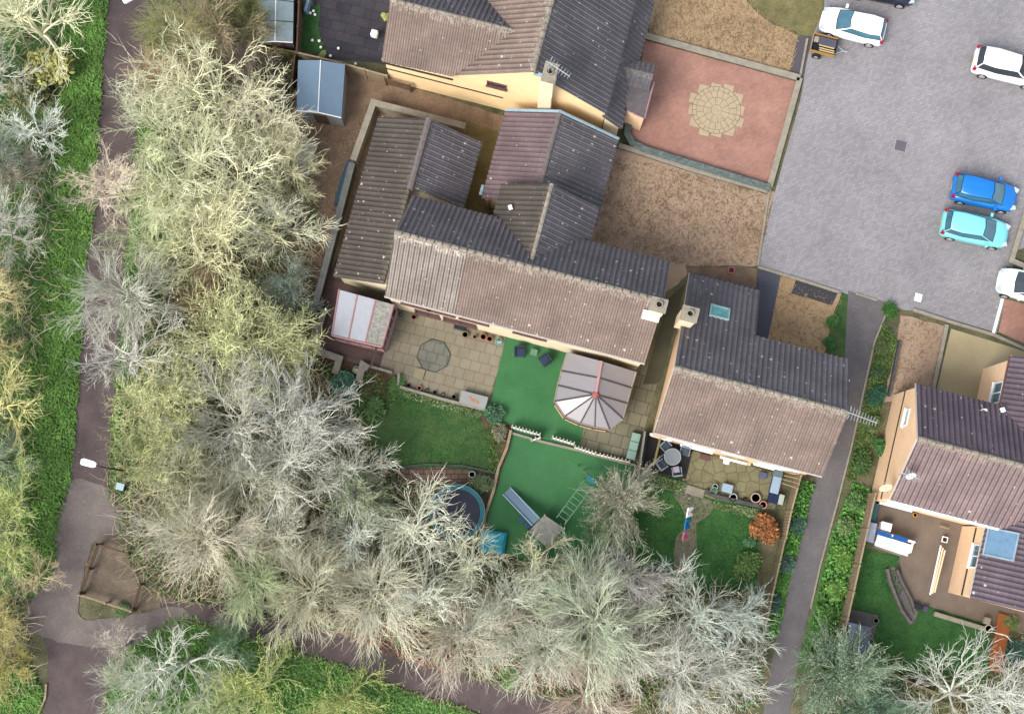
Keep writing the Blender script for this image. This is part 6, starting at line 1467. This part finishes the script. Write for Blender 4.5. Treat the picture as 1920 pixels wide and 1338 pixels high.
for s in (-1, 1): lie('seat_cushion', 1677+s*15.5-4, 1005+s*3.6, .95, (.86, .24, .16), mat('bright_blue', K(20, 100, 185), var=.06), ('left', 'right')[s > 0]+' bright blue cushion on the white bench', 'cushion', -.05, 'cushions on the white bench')
lie('bench_table', 1672, 1026, .45, (2.0, .38, .06), M_UPVC, 'long white plank table in front of the white bench', 'table', -.07)
for i in range(3): lie('white_pole', 1754+i*4.0, 1068+i*1.2, 1.0, (.085, 2.9-.2*i, .07), M_UPVC if i == 0 else M_PEACH, ['outermost white', 'middle peach', 'innermost peach'][i]+' of three long poles leaning by the extension wall', 'pole', -.015*i, 'poles leaning at the extension wall')
lie('drain_grid', 1771, 1011, .3, (.32, .32, .1), M_BLACK, 'white-framed black drain by the extension wall', 'drain')
b = MB(); p = W(1771, 1011, .3); b.ring((0, 0), .24, .17, .3, .36, 4); o = b.build('drain_surround', M_UPVC); o.location = (p.x, p.y, 0); o.rotation_euler = (0, 0, AG+math.pi/4); tag(o, 'white square frame round the yard drain', 'frame')
lie('timber_offcut', 1770, 988, .3, (.6, .08, .08), M_WOOD, 'timber offcut by the extension wall', 'timber'); lie('flower_crate', 1735, 1140, .3, (.3, .3, .25), mat('purple_crate', K(92, 78, 110), var=.4, scale=12), 'purple crate of flowers at the foot of the yard', 'crate')
lie('black_tub', 1720, 1136, .3, (.45, .35, .25), M_BLACK, 'black tub beside the curved walls', 'tub')
dk = [W(a, b_, .3) for a, b_ in ((1872, 1148), (1895, 1155), (1893, 1180), (1884, 1225), (1878, 1262), (1856, 1256), (1857, 1225), (1866, 1190))]
b = MB(); b.prism(dk, .2, .3); tag(b.build('boardwalk', M_ORDECK, origin=None), 'curved orange-brown decked boardwalk beside the lower lawn', 'boardwalk')
lie('stone_block', 1850, 1163, .4, (.4, .4, .3), M_STONE, 'stone block by the orange boardwalk', 'block')
# boat-like blue cover behind the wall
c = W(648, 338, .6); b = MB(); pts = [(-.28, -1.55), (.28, -1.5), (.34, 0), (.26, 1.2), (0, 1.6), (-.26, 1.2), (-.34, 0)]; b.prism([Vector((x, y, 0)) for x, y in pts], .1, .55); b.prism([Vector((x*.7, y*.9, 0)) for x, y in pts], .55, .66); o = b.build('boat_cover', mat('petrol_blue', K(52, 84, 104), rough=.5, var=.2)); o.location = (c.x, c.y, 0); o.rotation_euler = (0, 0, AG-.02); tag(o, 'petrol-blue covered dinghy behind the dark wall', 'boat')
lie('concrete_slab', 572, 300, .3, (1.0, 2.3, .3), mat('pale_slab', K(190, 190, 180), var=.2, fine=.15), 'pale concrete trough behind the bare branches', 'trough')
lie('white_cube', 702, 64, .6, (.42, .4, .5), M_UPVC, 'white box on the dark yard', 'box'); lie('blue_board', 577, 12, .6, (.2, .9, .7), mat('blue_board', K(140, 170, 195)), 'blue upright board beside the yard', 'board')
b = MB()
for i, (x, y) in enumerate(((588, 22), (591, 29), (582, 26), (599, 78), (586, 77), (620, 106), (667, 121), (602, 90), (635, 92))):
    p = W(x, y, .12); q = MB()
    bmv = []; nseg = 8
    for j in range(5):
        th_ = math.pi*j/4; 
        for k in range(nseg): ph_ = 6.283*k/nseg; bmv.append((math.sin(th_)*math.cos(ph_)*.1, math.sin(th_)*math.sin(ph_)*.1, .1-math.cos(th_)*.1))
    q.add(bmv, [[j*nseg+k, j*nseg+(k+1) % nseg, (j+1)*nseg+(k+1) % nseg, (j+1)*nseg+k] for j in range(4) for k in range(nseg)])
    o = q.build('white_ball', M_UPVC, smooth=True); o.location = (p.x, p.y, .12); tag(o, 'small white ball-shaped stone edging the dark yard', 'stone', 'white round stones round the dark yard')
# orange bucket-like pots handled above; patio step for house 2
lie('door_step', 862, 614, .2, (.7, .3, .15), M_BLACK, 'dark door step at the cream house wall', 'step')
lie('step_slab', 786, 700, .12, (.62, .62, .08), mat('step_yellow', K(168, 158, 128)), 'raised square slab near the patio edge', 'slab')
lie('gate_post', 701, 668, .8, (.12, 1.3, .1), M_WOODD, 'brown timber rail at the right of the deck', 'rail')
